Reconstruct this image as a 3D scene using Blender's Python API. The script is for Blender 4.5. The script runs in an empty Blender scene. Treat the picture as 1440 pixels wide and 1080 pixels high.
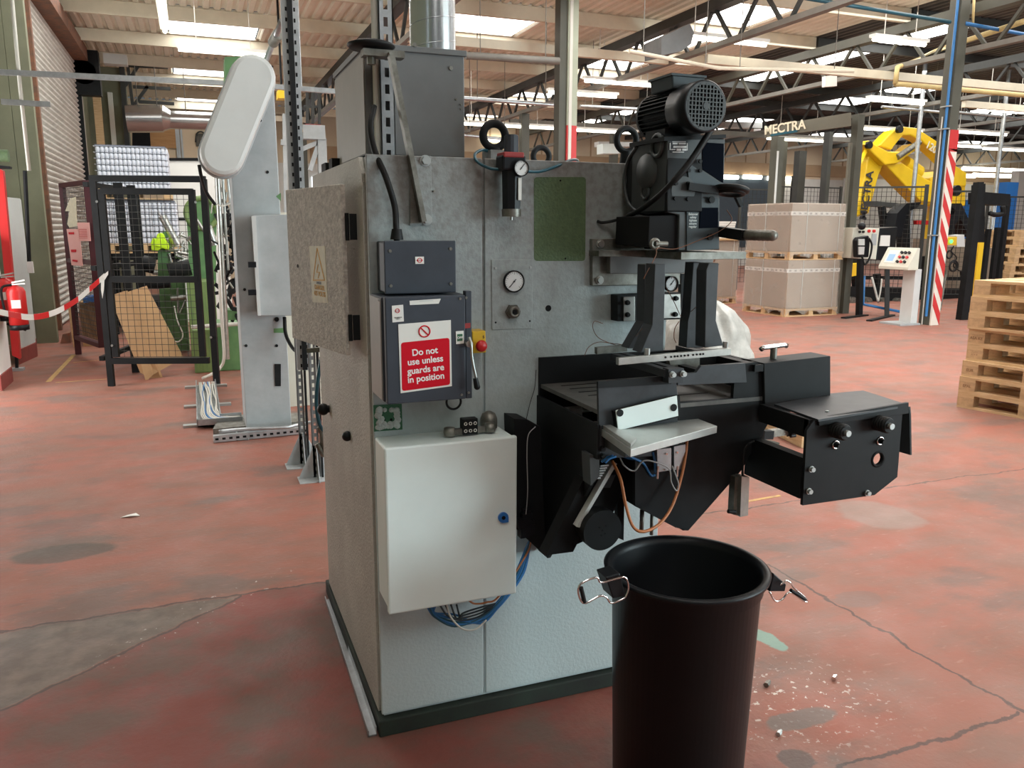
import bpy, bmesh, math, random
from math import sin, cos, pi, radians as R
from mathutils import Vector as V, Matrix as M
random.seed(7)
# ---------------------------------------------------------------- camera
H = 1.6; FPX = 1140.0; PITCH = R(10.93); ROLL = R(.235); YAW = R(21.24)
scene = bpy.context.scene
col = scene.collection
fw = V((sin(YAW)*cos(PITCH), cos(YAW)*cos(PITCH), -sin(PITCH)))
rt0 = V((cos(YAW), -sin(YAW), 0)); up0 = rt0.cross(fw)
rt = rt0*cos(ROLL) + up0*sin(ROLL); up = up0*cos(ROLL) - rt0*sin(ROLL)
cam = bpy.data.cameras.new('camera'); camo = bpy.data.objects.new('camera', cam); col.objects.link(camo)
cam.sensor_width = 36; cam.lens = 36*FPX/1440; cam.clip_end = 200; cam.clip_start = .05
camo.matrix_world = M(((rt.x, up.x, -fw.x, 0), (rt.y, up.y, -fw.y, 0), (rt.z, up.z, -fw.z, H), (0, 0, 0, 1)))
scene.camera = camo
scene.view_settings.view_transform = 'Standard'; scene.view_settings.look = 'None'
scene.view_settings.gamma = 1; scene.view_settings.use_curve_mapping = False
scene.view_settings.exposure = 0.0
scene.cycles.max_bounces = 6; scene.cycles.diffuse_bounces = 4; scene.cycles.glossy_bounces = 3
scene.cycles.sample_clamp_indirect = 6
# ---------------------------------------------------------------- world and daylight
w = bpy.data.worlds.new('world'); scene.world = w; w.use_nodes = True
bg = w.node_tree.nodes['Background']; bg.inputs[0].default_value = (.78, .90, 1, 1); bg.inputs[1].default_value = .13
def area(name, loc, rot, sx, sy, power, colr=(1, 1, 1)):
    l = bpy.data.lights.new(name, 'AREA'); l.shape = 'RECTANGLE'; l.size = sx; l.size_y = sy; l.energy = power; l.color = colr
    o = bpy.data.objects.new(name, l); col.objects.link(o); o.location = loc; o.rotation_euler = rot; return o
# daylight entering under the rooflights of the hall and through the loading door on the left
area('rooflight_daylight', (7.5, 5.5, 5.2), (0, 0, 0), 5, 7, 460, (1, .98, .94))
area('rooflight_daylight', (-.5, 13, 5.2), (0, 0, 0), 3, 6, 175, (1, .98, .95))
area('rooflight_daylight', (14, 13, 5.2), (0, 0, 0), 8, 7, 480, (1, .97, .92))
area('door_daylight', (-3.0, 8.4, 1.5), (0, R(-80), 0), 2.2, 2.0, 115, (1, .98, .97))
area('front_fill', (13, -5.5, 2.2), (R(90), 0, R(56)), 8, 4, 1450, (.78, .96, 1))  # unseen cool fill lamp added to brighten the machine front

# pixel helpers: the point at which the ray through a picture point meets a plane of the place
def ray(x, y): return (rt*((x-720)/FPX) - up*((y-540)/FPX) + fw)
C0 = V((0, 0, H))
def G(x, y, z=0): d = ray(x, y); return C0 + d*((z-H)/d.z)
def PY(x, y, Y): d = ray(x, y); return C0 + d*(Y/d.y)
def PX(x, y, X): d = ray(x, y); return C0 + d*(X/d.x)

# ---------------------------------------------------------------- materials
MATS = {}
def mat(name, c, rough=.6, metal=0., var=0., scale=4., c2=None, bump=0., bscale=60., spec=.5, emit=0., alpha=1., trans=0., stretch=None):
    m = bpy.data.materials.new(name); m.use_nodes = True; nt = m.node_tree; b = nt.nodes['Principled BSDF']
    b.inputs['Base Color'].default_value = (*c, 1); b.inputs['Roughness'].default_value = rough; b.inputs['Metallic'].default_value = metal
    b.inputs['Specular IOR Level'].default_value = spec
    b.inputs['Transmission Weight'].default_value = trans; b.inputs['Alpha'].default_value = alpha
    tc = nt.nodes.new('ShaderNodeTexCoord')
    vec = tc.outputs['Object']
    if stretch:
        mp = nt.nodes.new('ShaderNodeMapping'); nt.links.new(vec, mp.inputs[0]); mp.inputs['Scale'].default_value = stretch; vec = mp.outputs[0]
    if var or c2:
        n = nt.nodes.new('ShaderNodeTexNoise'); n.inputs['Scale'].default_value = scale; n.inputs['Detail'].default_value = 6; n.inputs['Roughness'].default_value = .65
        nt.links.new(vec, n.inputs['Vector'])
        r = nt.nodes.new('ShaderNodeValToRGB'); r.color_ramp.elements[0].position = .35; r.color_ramp.elements[1].position = .68
        d = c2 or tuple(max(0, x*(1-var)) for x in c)
        r.color_ramp.elements[0].color = (*d, 1); r.color_ramp.elements[1].color = (*c, 1)
        nt.links.new(n.outputs['Fac'], r.inputs[0]); nt.links.new(r.outputs[0], b.inputs['Base Color'])
    if bump:
        n2 = nt.nodes.new('ShaderNodeTexNoise'); n2.inputs['Scale'].default_value = bscale; n2.inputs['Detail'].default_value = 3
        nt.links.new(vec, n2.inputs['Vector']); bp = nt.nodes.new('ShaderNodeBump'); bp.inputs['Strength'].default_value = bump; bp.inputs['Distance'].default_value = .01
        nt.links.new(n2.outputs['Fac'], bp.inputs['Height']); nt.links.new(bp.outputs[0], b.inputs['Normal'])
    if emit:
        b.inputs['Emission Color'].default_value = (*c, 1); b.inputs['Emission Strength'].default_value = emit
    MATS[name] = m; return m
mat('machine_grey', (.47, .53, .54), .5, .1, c2=(.22, .235, .235), scale=2.2, bump=.14, bscale=110)
mat('machine_side', (.55, .53, .48), .6, .05, c2=(.41, .39, .355), scale=3, bump=.5, bscale=120)
mat('machine_door', (.72, .67, .61), .65, .0, c2=(.40, .365, .335), scale=60, bump=.5, bscale=140)
mat('box_grey', (.165, .17, .17), .5, .1, var=.2, scale=5)
mat('box_side_lit', (.36, .34, .31), .5, .1, var=.15, scale=5)  # paler, warmer copy of the box grey with light from the left painted in
mat('plinth', (.014, .015, .013), .8, c2=(.020, .032, .022), scale=9)
mat('white_paint', (.84, .95, .94), .45, var=.06, scale=3)
mat('cover_cream', (.68, .68, .58), .5, var=.08, scale=3)
mat('dark_blue_grey', (.052, .062, .080), .5, .0, var=.25, scale=6, spec=.35)
mat('black_steel', (.012, .0135, .015), .55, .0, var=.45, scale=5, spec=.22)
mat('black_steel_worn', (.04, .045, .052), .5, .1, c2=(.02, .022, .025), scale=9)
mat('black_soft', (.006, .006, .0065), .7, spec=.2)
mat('black_plastic', (.007, .0085, .011), .40, var=.2, scale=3, spec=.30, bump=.08, bscale=8)
mat('head_grey', (.062, .070, .072), .5, .1, var=.35, scale=7)
mat('head_blue', (.036, .052, .060), .5, .1, var=.25, scale=7)
mat('window_dark', (.003, .005, .010), .75, spec=.03)
mat('table_grey', (.15, .145, .135), .5, .2, c2=(.07, .07, .068), scale=9)
mat('steel', (.52, .53, .50), .33, .85, var=.3, scale=14)
mat('steel_dirty', (.30, .30, .27), .45, .7, c2=(.14, .13, .11), scale=18)
mat('galvanised', (.55, .58, .60), .35, .75, var=.3, scale=12)
mat('zinc', (.44, .46, .45), .42, .7)
mat('aluminium', (.54, .57, .55), .3, .6, var=.18, scale=14)
mat('chrome', (.75, .76, .77), .12, 1)
mat('rust', (.25, .10, .05), .8, c2=(.12, .07, .05), scale=10)
mat('duct_metal', (.62, .65, .67), .22, .9, var=.15, scale=3)
mat('white_label', (.78, .78, .74), .5)
mat('cream_label', (.82, .76, .58), .6, var=.2, scale=30)
mat('amber_print', (.62, .33, .04), .6)
mat('sign_red', (.60, .004, .018), .6, spec=.2)
mat('text_white', (.85, .85, .83), .5)
mat('text_dark', (.03, .03, .035), .5)
mat('red_plastic', (.60, .02, .02), .35)
mat('red_dark', (.30, .03, .03), .5)
mat('maroon', (.085, .02, .028), .45, var=.25, scale=6)
mat('yellow_plastic', (.80, .50, .03), .4)
mat('green_panel', (.105, .165, .075), .6, c2=(.075, .125, .06), scale=80, bump=.4, bscale=120)
mat('green_machine', (.16, .33, .13), .45, c2=(.11, .24, .10), scale=5)
mat('green_olive', (.22, .31, .10), .5, c2=(.13, .22, .08), scale=6, stretch=(6, 6, .5))
mat('patch_green', (.03, .13, .06), .6)
mat('patch_white', (.62, .66, .62), .8, var=.25, scale=60, bump=1, bscale=80)
mat('blue', (.02, .16, .50), .4)
mat('blue_hose', (.03, .17, .42), .35)
mat('teal_hose', (.02, .10, .14), .3)
mat('orange_cable', (.48, .17, .06), .45)
mat('grey_cable', (.38, .38, .38), .5)
mat('white_cable', (.65, .64, .58), .5)
mat('black_rubber', (.009, .0095, .010), .55, spec=.25)
mat('grey_paint', (.46, .49, .50), .45, .05, c2=(.36, .39, .40), scale=4)
mat('grey_light', (.64, .66, .65), .4, var=.08, scale=3)
mat('glass_face', (.78, .80, .80), .15)
mat('cardboard', (.58, .37, .19), .8, c2=(.48, .30, .15), scale=2.5)
mat('cardboard_grey', (.42, .34, .27), .7, c2=(.34, .275, .22), scale=2, bump=.25, bscale=6)
mat('cardboard_dull', (.25, .20, .15), .8, var=.15)
mat('wood', (.72, .52, .30), .75, c2=(.55, .36, .18), scale=5, stretch=(1, 1, 9))
mat('wood_end', (.66, .44, .24), .8, var=.35, scale=14)
mat('wood_dark', (.34, .20, .10), .8, var=.3)
mat('film', (.66, .62, .55), .28, var=.1, scale=8, bump=.9, bscale=14, alpha=.35)
mat('film_white', (.50, .51, .48), .3, var=.35, scale=7, bump=1., bscale=7)
mat('tape_white', (.80, .79, .76), .4)
mat('robot_yellow', (.85, .56, .015), .35, var=.12, scale=3)
mat('safety_yellow', (.85, .55, .02), .5)
mat('hivis', (.60, .90, .02), .6, emit=.0)
mat('stripe_white', (.74, .70, .62), .5)
mat('stripe_red', (.55, .03, .03), .5)
mat('gate_grey', (.135, .13, .10), .6, var=.1)
mat('column_dark', (.085, .085, .065), .55, var=.25, scale=2)
mat('column_light', (.42, .46, .36), .6, var=.1)
mat('beam_dark', (.045, .048, .045), .6, var=.3, scale=3)
mat('beam_grey', (.21, .20, .175), .6, var=.25, scale=3)
mat('purlin_cream', (.74, .68, .54), .7, var=.15, scale=2)
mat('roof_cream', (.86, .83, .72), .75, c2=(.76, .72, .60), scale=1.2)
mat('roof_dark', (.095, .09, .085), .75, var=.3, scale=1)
mat('wall_cream', (.62, .50, .35), .8, var=.08, scale=1)
mat('wall_band', (.40, .27, .16), .8, var=.1)
mat('wall_olive', (.21, .215, .14), .7, var=.2, scale=2)
mat('wall_white', (.62, .61, .57), .7, var=.08)
mat('board_grey', (.60, .65, .64), .6, var=.08)
mat('board_white', (.86, .85, .82), .6, var=.05)
mat('skirting_red', (.30, .06, .05), .6, var=.3, scale=8)
mat('plywood', (.40, .22, .09), .7, c2=(.32, .165, .06), scale=3, stretch=(1, 1, 6))
mat('brick', (.32, .13, .08), .9, c2=(.18, .12, .09), scale=12)
mat('gas_yellow', (.72, .56, .25), .5, var=.2, scale=5)
mat('shutter', (.70, .69, .64), .5, .0, c2=(.50, .48, .44), scale=3)
mat('pink_paper', (.85, .45, .42), .7)
mat('cup_white', (.72, .76, .84), .25, spec=.6)
mat('cup_gap', (.12, .13, .16), .6)
mat('lamp_glow', (1, .97, .82), .5, emit=7.)
mat('rooflight', (1, .99, .95), .5, emit=6.0)
mat('window_glow', (.85, .93, 1), .5, emit=1.6)
mat('window_blue', (.05, .07, .09), .35)
mat('screen', (.25, .42, .75), .3, emit=.3)
mat('green_led', (.1, .9, .2), .3, emit=2.)
mat('wire', (.05, .05, .045), .5, .3)
mat('oil_concrete', (.12, .11, .10), .8)
mat('paint_yellow', (.62, .42, .13), .7, c2=(.42, .25, .12), scale=20)

def floor_mat():
    m = bpy.data.materials.new('painted_concrete'); m.use_nodes = True; nt = m.node_tree; N = nt.nodes.new; L = nt.links.new
    b = nt.nodes['Principled BSDF']; tc = N('ShaderNodeTexCoord')
    def noise(scale, det=6, st=None, off=0):
        mp = N('ShaderNodeMapping'); L(tc.outputs['Object'], mp.inputs[0]); mp.inputs['Location'].default_value = (off, off*.7, 0)
        if st: mp.inputs['Scale'].default_value = st; mp.inputs['Rotation'].default_value = (0, 0, .35)
        n = N('ShaderNodeTexNoise'); n.inputs['Scale'].default_value = scale; n.inputs['Detail'].default_value = det; n.inputs['Roughness'].default_value = .6
        L(mp.outputs[0], n.inputs['Vector']); return n.outputs['Fac']
    def ramp(f, a, bb, inv=False):
        r = N('ShaderNodeMapRange'); r.inputs[1].default_value = a; r.inputs[2].default_value = bb; r.inputs[3].default_value = 1. if inv else 0.; r.inputs[4].default_value = 0. if inv else 1.
        L(f, r.inputs[0]); return r.outputs[0]
    def mix(f, a, c):
        x = N('ShaderNodeMix'); x.data_type = 'RGBA'
        L(f, x.inputs[0])
        if isinstance(a, tuple): x.inputs[6].default_value = (*a, 1)
        else: L(a, x.inputs[6])
        if isinstance(c, tuple): x.inputs[7].default_value = (*c, 1)
        else: L(c, x.inputs[7])
        return x.outputs[2]
    def mth(op, a, c=0., d=None):
        x = N('ShaderNodeMath'); x.operation = op
        for i, q in enumerate((a, c) if d is None else (a, c, d)):
            if isinstance(q, (int, float)): x.inputs[i].default_value = q
            else: L(q, x.inputs[i])
        return x.outputs[0]
    c = mix(ramp(noise(1.1, 8, (1, 1.6, 1)), .3, .7), (.355, .120, .084), (.275, .130, .094))
    c = mix(mth('MULTIPLY', ramp(noise(2.2, 7, (1., 2.2, 1), 3.1), .44, .62), .60), c, (.215, .135, .105))      # worn, dusty patches
    c = mix(mth('MULTIPLY', ramp(noise(1.0, 8, (1., 1.8, 1), 9.2), .55, .62), .5), c, (.125, .112, .10))       # bare grey concrete
    c = mix(mth('MULTIPLY', ramp(noise(14, 6, (1, 3, 1), 5.), .60, .75), .35), c, (.50, .32, .25))             # scuffs
    c = mix(mth('MULTIPLY', ramp(noise(60, 3, None, 2.), .70, .76), .5), c, (.10, .07, .06))                   # grit
    sx = N('ShaderNodeSeparateXYZ'); L(tc.outputs['Object'], sx.inputs[0]); X, Y = sx.outputs[0], sx.outputs[1]
    wob = mth('MULTIPLY', mth('SUBTRACT', noise(5, 6), .5), .12)
    def band(coord, at, half, soft=.004):      # 1 inside |coord+wob-at|<half
        return ramp(mth('ABSOLUTE', mth('SUBTRACT', mth('ADD', coord, wob), at)), half, half+soft, True)
    def lt(coord, v): return mth('LESS_THAN', coord, v)
    # a darker red zone nearest the camera on the left, and the bare concrete wedge between the two joints with plaster specks
    low = mth('ADD', mth('MULTIPLY', X, .775), 3.46)
    under = mth('MULTIPLY', ramp(mth('SUBTRACT', mth('ADD', Y, wob), mth('MINIMUM', low, 3.55)), -.01, .01, True), ramp(mth('ADD', X, mth('MULTIPLY', wob, 14)), 1.0, 1.7, True))
    dk = mix(ramp(noise(3.5, 7, None, 6.), .40, .62), (.225, .060, .048), (.135, .085, .068))
    c = mix(mth('MULTIPLY', under, .85), c, dk)
    wedge = mth('MULTIPLY', ramp(mth('MINIMUM', mth('SUBTRACT', 3.55, mth('ADD', Y, wob)), mth('SUBTRACT', mth('ADD', Y, wob), low)), 0., .02), lt(X, .47))
    c = mix(mth('MULTIPLY', wedge, .9), c, mix(ramp(noise(9, 8, None, 3.), .4, .65), (.125, .105, .088), (.20, .165, .135)))
    spk = mth('MULTIPLY', ramp(noise(26, 5, None, 7.), .64, .67), mth('MULTIPLY', ramp(mth('ABSOLUTE', mth('SUBTRACT', Y, mth('ADD', low, .03))), .04, .16, True), ramp(mth('ABSOLUTE', mth('SUBTRACT', X, -.02)), .2, .5, True)))
    c = mix(spk, c, (.60, .57, .52))
    spk2 = mth('MULTIPLY', ramp(noise(38, 5, None, 1.), .60, .64), mth('MULTIPLY', ramp(mth('ABSOLUTE', mth('SUBTRACT', Y, 2.0)), .1, .32, True), ramp(mth('ABSOLUTE', mth('SUBTRACT', X, 1.85)), .1, .4, True)))
    c = mix(spk2, c, (.62, .55, .48))
    cr = mth('MULTIPLY', band(Y, 3.55, .006), lt(X, .47))
    cr = mth('MAXIMUM', cr, mth('MULTIPLY', ramp(mth('ABSOLUTE', mth('SUBTRACT', mth('ADD', Y, wob), low)), .006, .011, True), lt(X, .10)))
    for g in (mth('MULTIPLY', band(X, 2.50, .005), lt(Y, 3.0)), mth('MULTIPLY', band(Y, 1.68, .006), lt(X, 2.5)), mth('MULTIPLY', band(Y, 3.70, .004), mth('GREATER_THAN', X, 2.4))):
        cr = mth('MAXIMUM', cr, g)
    c = mix(mth('MULTIPLY', cr, .75), c, (.06, .05, .045))
    # spilled dark stains and a green paint drip
    def blob(x, y, rx, ry, k=1.): 
        dx = mth('DIVIDE', mth('SUBTRACT', mth('ADD', X, wob), x), rx); dy = mth('DIVIDE', mth('SUBTRACT', mth('SUBTRACT', Y, wob), y), ry)
        return ramp(mth('ADD', mth('MULTIPLY', dx, dx), mth('MULTIPLY', dy, dy)), .75, 1.1, True)
    for (x, y, rx, ry, cc, k) in ((-.70, 4.35, .24, .12, (.10, .085, .07), .8), (1.62, 1.76, .06, .05, (.07, .065, .06), .7), (1.78, 1.92, .14, .05, (.17, .15, .135), .8), (3.55, 3.35, .22, .25, (.28, .22, .19), .6), (2.63, 2.55, .12, .08, (.2, .13, .11), .6), (1.9, 2.42, .03, .015, (.1, .08, .07), .8), (2.02, 2.4, .035, .1, (.22, .36, .30), .9)):
        c = mix(mth('MULTIPLY', blob(x, y, rx, ry), k), c, cc)
    L(c, b.inputs['Base Color'])
    L(ramp(noise(3, 5, None, 4.), .3, .7), N('ShaderNodeMath').inputs[0])
    rr = N('ShaderNodeMapRange'); rr.inputs[1].default_value = .3; rr.inputs[2].default_value = .7; rr.inputs[3].default_value = .42; rr.inputs[4].default_value = .75; L(noise(3, 5, None, 4.), rr.inputs[0]); L(rr.outputs[0], b.inputs['Roughness'])
    b.inputs['Specular IOR Level'].default_value = .35
    bp = N('ShaderNodeBump'); bp.inputs['Strength'].default_value = .25; bp.inputs['Distance'].default_value = .01; L(noise(45, 6), bp.inputs['Height']); L(bp.outputs[0], b.inputs['Normal'])
    MATS['floor'] = m
floor_mat()
def grime_shade_mat(name, clean, grime_shade, lo, hi):      # oily dirt above bench height, its colour darkened further to offset stronger light there
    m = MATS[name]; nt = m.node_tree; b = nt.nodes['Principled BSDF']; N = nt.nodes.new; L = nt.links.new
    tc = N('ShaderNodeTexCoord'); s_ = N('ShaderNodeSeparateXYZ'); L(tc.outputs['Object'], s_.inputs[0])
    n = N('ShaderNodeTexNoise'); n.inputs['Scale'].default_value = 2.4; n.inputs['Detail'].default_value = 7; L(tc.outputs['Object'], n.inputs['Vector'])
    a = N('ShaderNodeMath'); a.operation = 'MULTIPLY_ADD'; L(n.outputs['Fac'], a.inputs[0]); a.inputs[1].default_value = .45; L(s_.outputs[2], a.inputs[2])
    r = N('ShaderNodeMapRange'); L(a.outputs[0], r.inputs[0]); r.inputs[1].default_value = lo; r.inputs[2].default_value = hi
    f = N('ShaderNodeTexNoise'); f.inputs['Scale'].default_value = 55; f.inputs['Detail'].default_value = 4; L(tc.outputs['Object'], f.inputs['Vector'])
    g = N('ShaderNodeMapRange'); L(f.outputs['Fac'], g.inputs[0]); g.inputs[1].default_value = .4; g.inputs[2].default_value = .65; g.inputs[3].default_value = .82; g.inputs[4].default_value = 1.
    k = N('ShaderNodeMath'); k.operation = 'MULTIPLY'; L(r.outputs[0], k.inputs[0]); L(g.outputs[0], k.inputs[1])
    x = N('ShaderNodeMix'); x.data_type = 'RGBA'; L(k.outputs[0], x.inputs[0]); x.inputs[6].default_value = (*clean, 1); x.inputs[7].default_value = (*grime_shade, 1); L(x.outputs[2], b.inputs['Base Color'])
grime_shade_mat('machine_grey', (.55, .65, .66), (.205, .203, .195), .85, 1.95)

# ---------------------------------------------------------------- mesh helpers
EACH = {'screws': 'screw', 'cap_bolts': 'cap_bolt', 'hex_bolts': 'hex_bolt', 'cap_screws': 'cap_screw', 'plate_screws': 'plate_screw', 'side_bolts': 'side_bolt', 'bar_bolts': 'bar_bolt', 'spring_rollers': 'spring_roller', 'washers': 'washer', 'screw_holes': 'screw_hole', 'hub_holes': 'hub_hole', 'cover_bolts': 'cover_bolt', 'knobs': 'knob', 'handles': 'cabinet_handle', 'fixings': 'fixing', 'red_buttons': 'red_button', 'black_buttons': 'black_button', 'buttons': 'button', 'joint_caps': 'joint_cap', 'rollers': 'roller', 'straps': 'strap', 'pipe_clips': 'pipe_clip', 'top_clips': 'top_clip', 'motors': 'motor', 'gripper_guards': 'gripper_guard', 'bar_holes': 'bar_hole', 'bracket_screws': 'bracket_screw', 'steel_rods': 'steel_rod', 'links': 'chain_link', 'digit_rings': 'digit_ring', 'stand_legs': 'stand_leg', 'foot_brackets': 'foot_bracket', 'hinges': 'hinge', 'white_cables': 'white_cable', 'blue_cables': 'blue_cable', 'air_cylinders': 'air_cylinder', 'blue_air_tubes': 'air_tube', 'loose_wires': 'loose_wire', 'wall_slots': 'slot', 'window_bar_set': 'bar', 'torn_bands': 'band', 'air_hoses': 'air_hose', 'hangers': 'hanger', 'guide_bars': 'guide_bar', 'linkages': 'linkage', 'floor_slots': 'slot', 'white_conduits': 'white_conduit'}
class MB:
    def pieces(s):
        par = list(range(len(s.v)))
        def find(a):
            while par[a] != a: par[a] = par[par[a]]; a = par[a]
            return a
        for f in s.f:
            for i in f[1:]: par[find(i)] = find(f[0])
        comp = {}
        for i in range(len(s.v)): comp.setdefault(find(i), []).append(i)
        bb = []
        for k, ids in comp.items():
            xs = [s.v[i] for i in ids]; bb.append([[min(p[a] for p in xs) for a in range(3)], [max(p[a] for p in xs) for a in range(3)], set(ids)])
        i = 0
        while i < len(bb):      # join shells that touch (a bolt and its washer)
            j = i+1; hit = False
            while j < len(bb):
                if all(bb[i][0][a] <= bb[j][1][a]+.0008 and bb[j][0][a] <= bb[i][1][a]+.0008 for a in range(3)):
                    bb[i] = [[min(bb[i][0][a], bb[j][0][a]) for a in range(3)], [max(bb[i][1][a], bb[j][1][a]) for a in range(3)], bb[i][2] | bb[j][2]]; bb.pop(j); hit = True
                else: j += 1
            if not hit: i += 1
            else: i = 0
        out = []
        for lo, hi, ids in bb:
            q = MB(); idx = {v: n for n, v in enumerate(sorted(ids))}; q.v = [s.v[i] for i in sorted(ids)]
            for f, sm in zip(s.f, s.sm):
                if f[0] in ids: q.f.append(tuple(idx[i] for i in f)); q.sm.append(sm)
            out.append(q)
        return out
    def __init__(s): s.v = []; s.f = []; s.sm = []
    def add(s, vs, fs, smooth=False):
        n = len(s.v); s.v += [tuple(p) for p in vs]; s.f += [tuple(i+n for i in f) for f in fs]; s.sm += [smooth]*len(fs); return s
    def box(s, x0, x1, y0, y1, z0, z1):
        return s.add([(x, y, z) for x in (x0, x1) for y in (y0, y1) for z in (z0, z1)], [(0, 1, 3, 2), (4, 6, 7, 5), (0, 4, 5, 1), (2, 3, 7, 6), (0, 2, 6, 4), (1, 5, 7, 3)])
    def bar(s, a, b, wd, ht=None, upv=(0, 0, 1)):
        a, b = V(a), V(b); ht = ht or wd; d = (b-a).normalized(); u = V(upv)
        if abs(d.dot(u)) > .99: u = V((0, 1, 0))
        sd = d.cross(u).normalized(); u = sd.cross(d)
        c = [sd*i*wd/2+u*j*ht/2 for i, j in ((-1, -1), (1, -1), (1, 1), (-1, 1))]
        return s.add([a+q for q in c]+[b+q for q in c], [(0, 1, 2, 3), (7, 6, 5, 4), (0, 4, 5, 1), (1, 5, 6, 2), (2, 6, 7, 3), (3, 7, 4, 0)])
    def prism(s, pts, d):
        pts = [V(p) for p in pts]; d = V(d); n = len(pts)
        return s.add(pts+[p+d for p in pts], [tuple(range(n))[::-1], tuple(range(n, 2*n))]+[(i, (i+1) % n, n+(i+1) % n, n+i) for i in range(n)])
    def cyl(s, a, b, r, r2=None, n=20, caps=True, smooth=True):
        a, b = V(a), V(b); r2 = r if r2 is None else r2; d = (b-a).normalized(); u = V((0, 0, 1)) if abs(d.z) < .9 else V((1, 0, 0)); p = d.cross(u).normalized(); q = d.cross(p)
        ring = [p*cos(2*pi*i/n)+q*sin(2*pi*i/n) for i in range(n)]
        s.add([a+e*r for e in ring]+[b+e*r2 for e in ring], [(i, (i+1) % n, n+(i+1) % n, n+i) for i in range(n)], smooth)
        if caps: s.add([a+e*r for e in ring]+[b+e*r2 for e in ring], [tuple(range(n))[::-1], tuple(range(n, 2*n))])
        return s
    def lathe(s, c, prof, axis=(0, 0, 1), n=32, closed=False, smooth=True):
        c = V(c); d = V(axis).normalized(); u = V((0, 0, 1)) if abs(d.z) < .9 else V((1, 0, 0)); p = d.cross(u).normalized(); q = d.cross(p); vs = []
        for r, z in prof: vs += [c+d*z+(p*cos(2*pi*i/n)+q*sin(2*pi*i/n))*r for i in range(n)]
        k = len(prof); fs = [(j*n+i, j*n+(i+1) % n, ((j+1) % k)*n+(i+1) % n, ((j+1) % k)*n+i) for j in range(k if closed else k-1) for i in range(n)]
        return s.add(vs, fs, smooth)
    def sphere(s, c, r, n=14, sz=1.):
        return s.lathe(c, [(max(1e-4, r*sin(pi*i/n)), -r*cos(pi*i/n)*sz) for i in range(n+1)], n=n*2)
    def torus(s, c, R_, r, axis=(0, 0, 1), n=28, m=10, a0=0, a1=2*pi):
        c = V(c); d = V(axis).normalized(); u = V((0, 0, 1)) if abs(d.z) < .9 else V((1, 0, 0)); p = d.cross(u).normalized(); q = d.cross(p); full = abs(a1-a0-2*pi) < 1e-6
        pts = []
        for i in range(n+(0 if full else 1)):
            t = a0+(a1-a0)*i/n; pts.append(c+(p*cos(t)+q*sin(t))*R_)
        return s.tube(pts, r, m, full)
    def tube(s, pts, r, n=8, closed=False):
        pts = [V(p) for p in pts]; k = len(pts); vs = []; prev = None
        for i, P in enumerate(pts):
            a = pts[(i-1) % k] if (closed or i) else P; b = pts[(i+1) % k] if (closed or i < k-1) else P
            t = (b-a).normalized()
            if prev is None:
                u = V((0, 0, 1)) if abs(t.z) < .9 else V((1, 0, 0)); p = t.cross(u).normalized()
            else:
                p = (prev-t*prev.dot(t)).normalized()
            prev = p; q = t.cross(p); rr = r[i] if isinstance(r, (list, tuple)) else r
            vs += [P+(p*cos(2*pi*j/n)+q*sin(2*pi*j/n))*rr for j in range(n)]
        fs = [(i*n+j, i*n+(j+1) % n, ((i+1) % k)*n+(j+1) % n, ((i+1) % k)*n+j) for i in range(k if closed else k-1) for j in range(n)]
        if not closed: fs += [tuple(range(n))[::-1], tuple(range((k-1)*n, k*n))]
        return s.add(vs, fs, True)
    def hexbolt(s, c, axis, r=.011, h=.008, washer=True):
        c = V(c); a = V(axis).normalized()
        if washer: s.cyl(c, c+a*.002, r*1.35, n=18)
        return s.cyl(c+a*.001, c+a*(h+.002), r, n=6, smooth=False)
    def build(s, name, m, parent=None, bevel=0, xf=None):
        if name in EACH:      # countable pieces: one mesh each
            outs = [q.build(EACH[name], m, parent, bevel) for q in s.pieces()]
            return outs[0]
        me = bpy.data.meshes.new(name); me.from_pydata([tuple(p) for p in s.v], [], s.f)
        for p, q in zip(me.polygons, s.sm): p.use_smooth = q
        bm = bmesh.new(); bm.from_mesh(me); bmesh.ops.recalc_face_normals(bm, faces=bm.faces); bm.to_mesh(me); bm.free()
        me.materials.append(MATS[m] if isinstance(m, str) else m)
        o = bpy.data.objects.new(name, me); col.objects.link(o)
        if xf is not None: me.transform(xf)
        if bevel:
            b = o.modifiers.new('bevel', 'BEVEL'); b.width = bevel; b.segments = 2; b.limit_method = 'ANGLE'; b.angle_limit = R(40)
        if parent is not None: attach(o, parent)
        return o
def attach(o, parent):
    o.parent = parent
    root = parent; mats_ = M.Identity(4)
    chain = []
    while root is not None: chain.append(root); root = root.parent
    m = M.Identity(4)
    for q in reversed(chain): m = m @ q.matrix_parent_inverse @ M.LocRotScale(q.location, q.rotation_euler, q.scale) if q.parent else m @ M.LocRotScale(q.location, q.rotation_euler, q.scale)
    o.matrix_parent_inverse = m.inverted()
def curve(pts, n=10, closed=False):       # Catmull-Rom through points
    pts = [V(p) for p in pts]; out = []
    k = len(pts)
    for i in range(k if closed else k-1):
        p1, p2 = pts[i], pts[(i+1) % k]
        p0 = pts[i-1] if (i or closed) else p1*2-p2; p3 = pts[(i+2) % k] if (closed or i < k-2) else p2*2-p1
        for j in range(n):
            t = j/n; out.append(.5*((2*p1)+(p2-p0)*t+(2*p0-5*p1+4*p2-p3)*t*t+(3*p1-p0-3*p2+p3)*t**3))
    if not closed: out.append(pts[-1])
    return out
def tag(o, label=None, cat=None, group=None, kind=None):
    if label: o['label'] = label
    if cat: o['category'] = cat
    if group: o['group'] = group
    if kind: o['kind'] = kind
    return o
def thing(name, loc, label, cat, group=None):
    o = bpy.data.objects.new(name, None); col.objects.link(o); o.location = loc; o.empty_display_size = .1
    return tag(o, label, cat, group)
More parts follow.
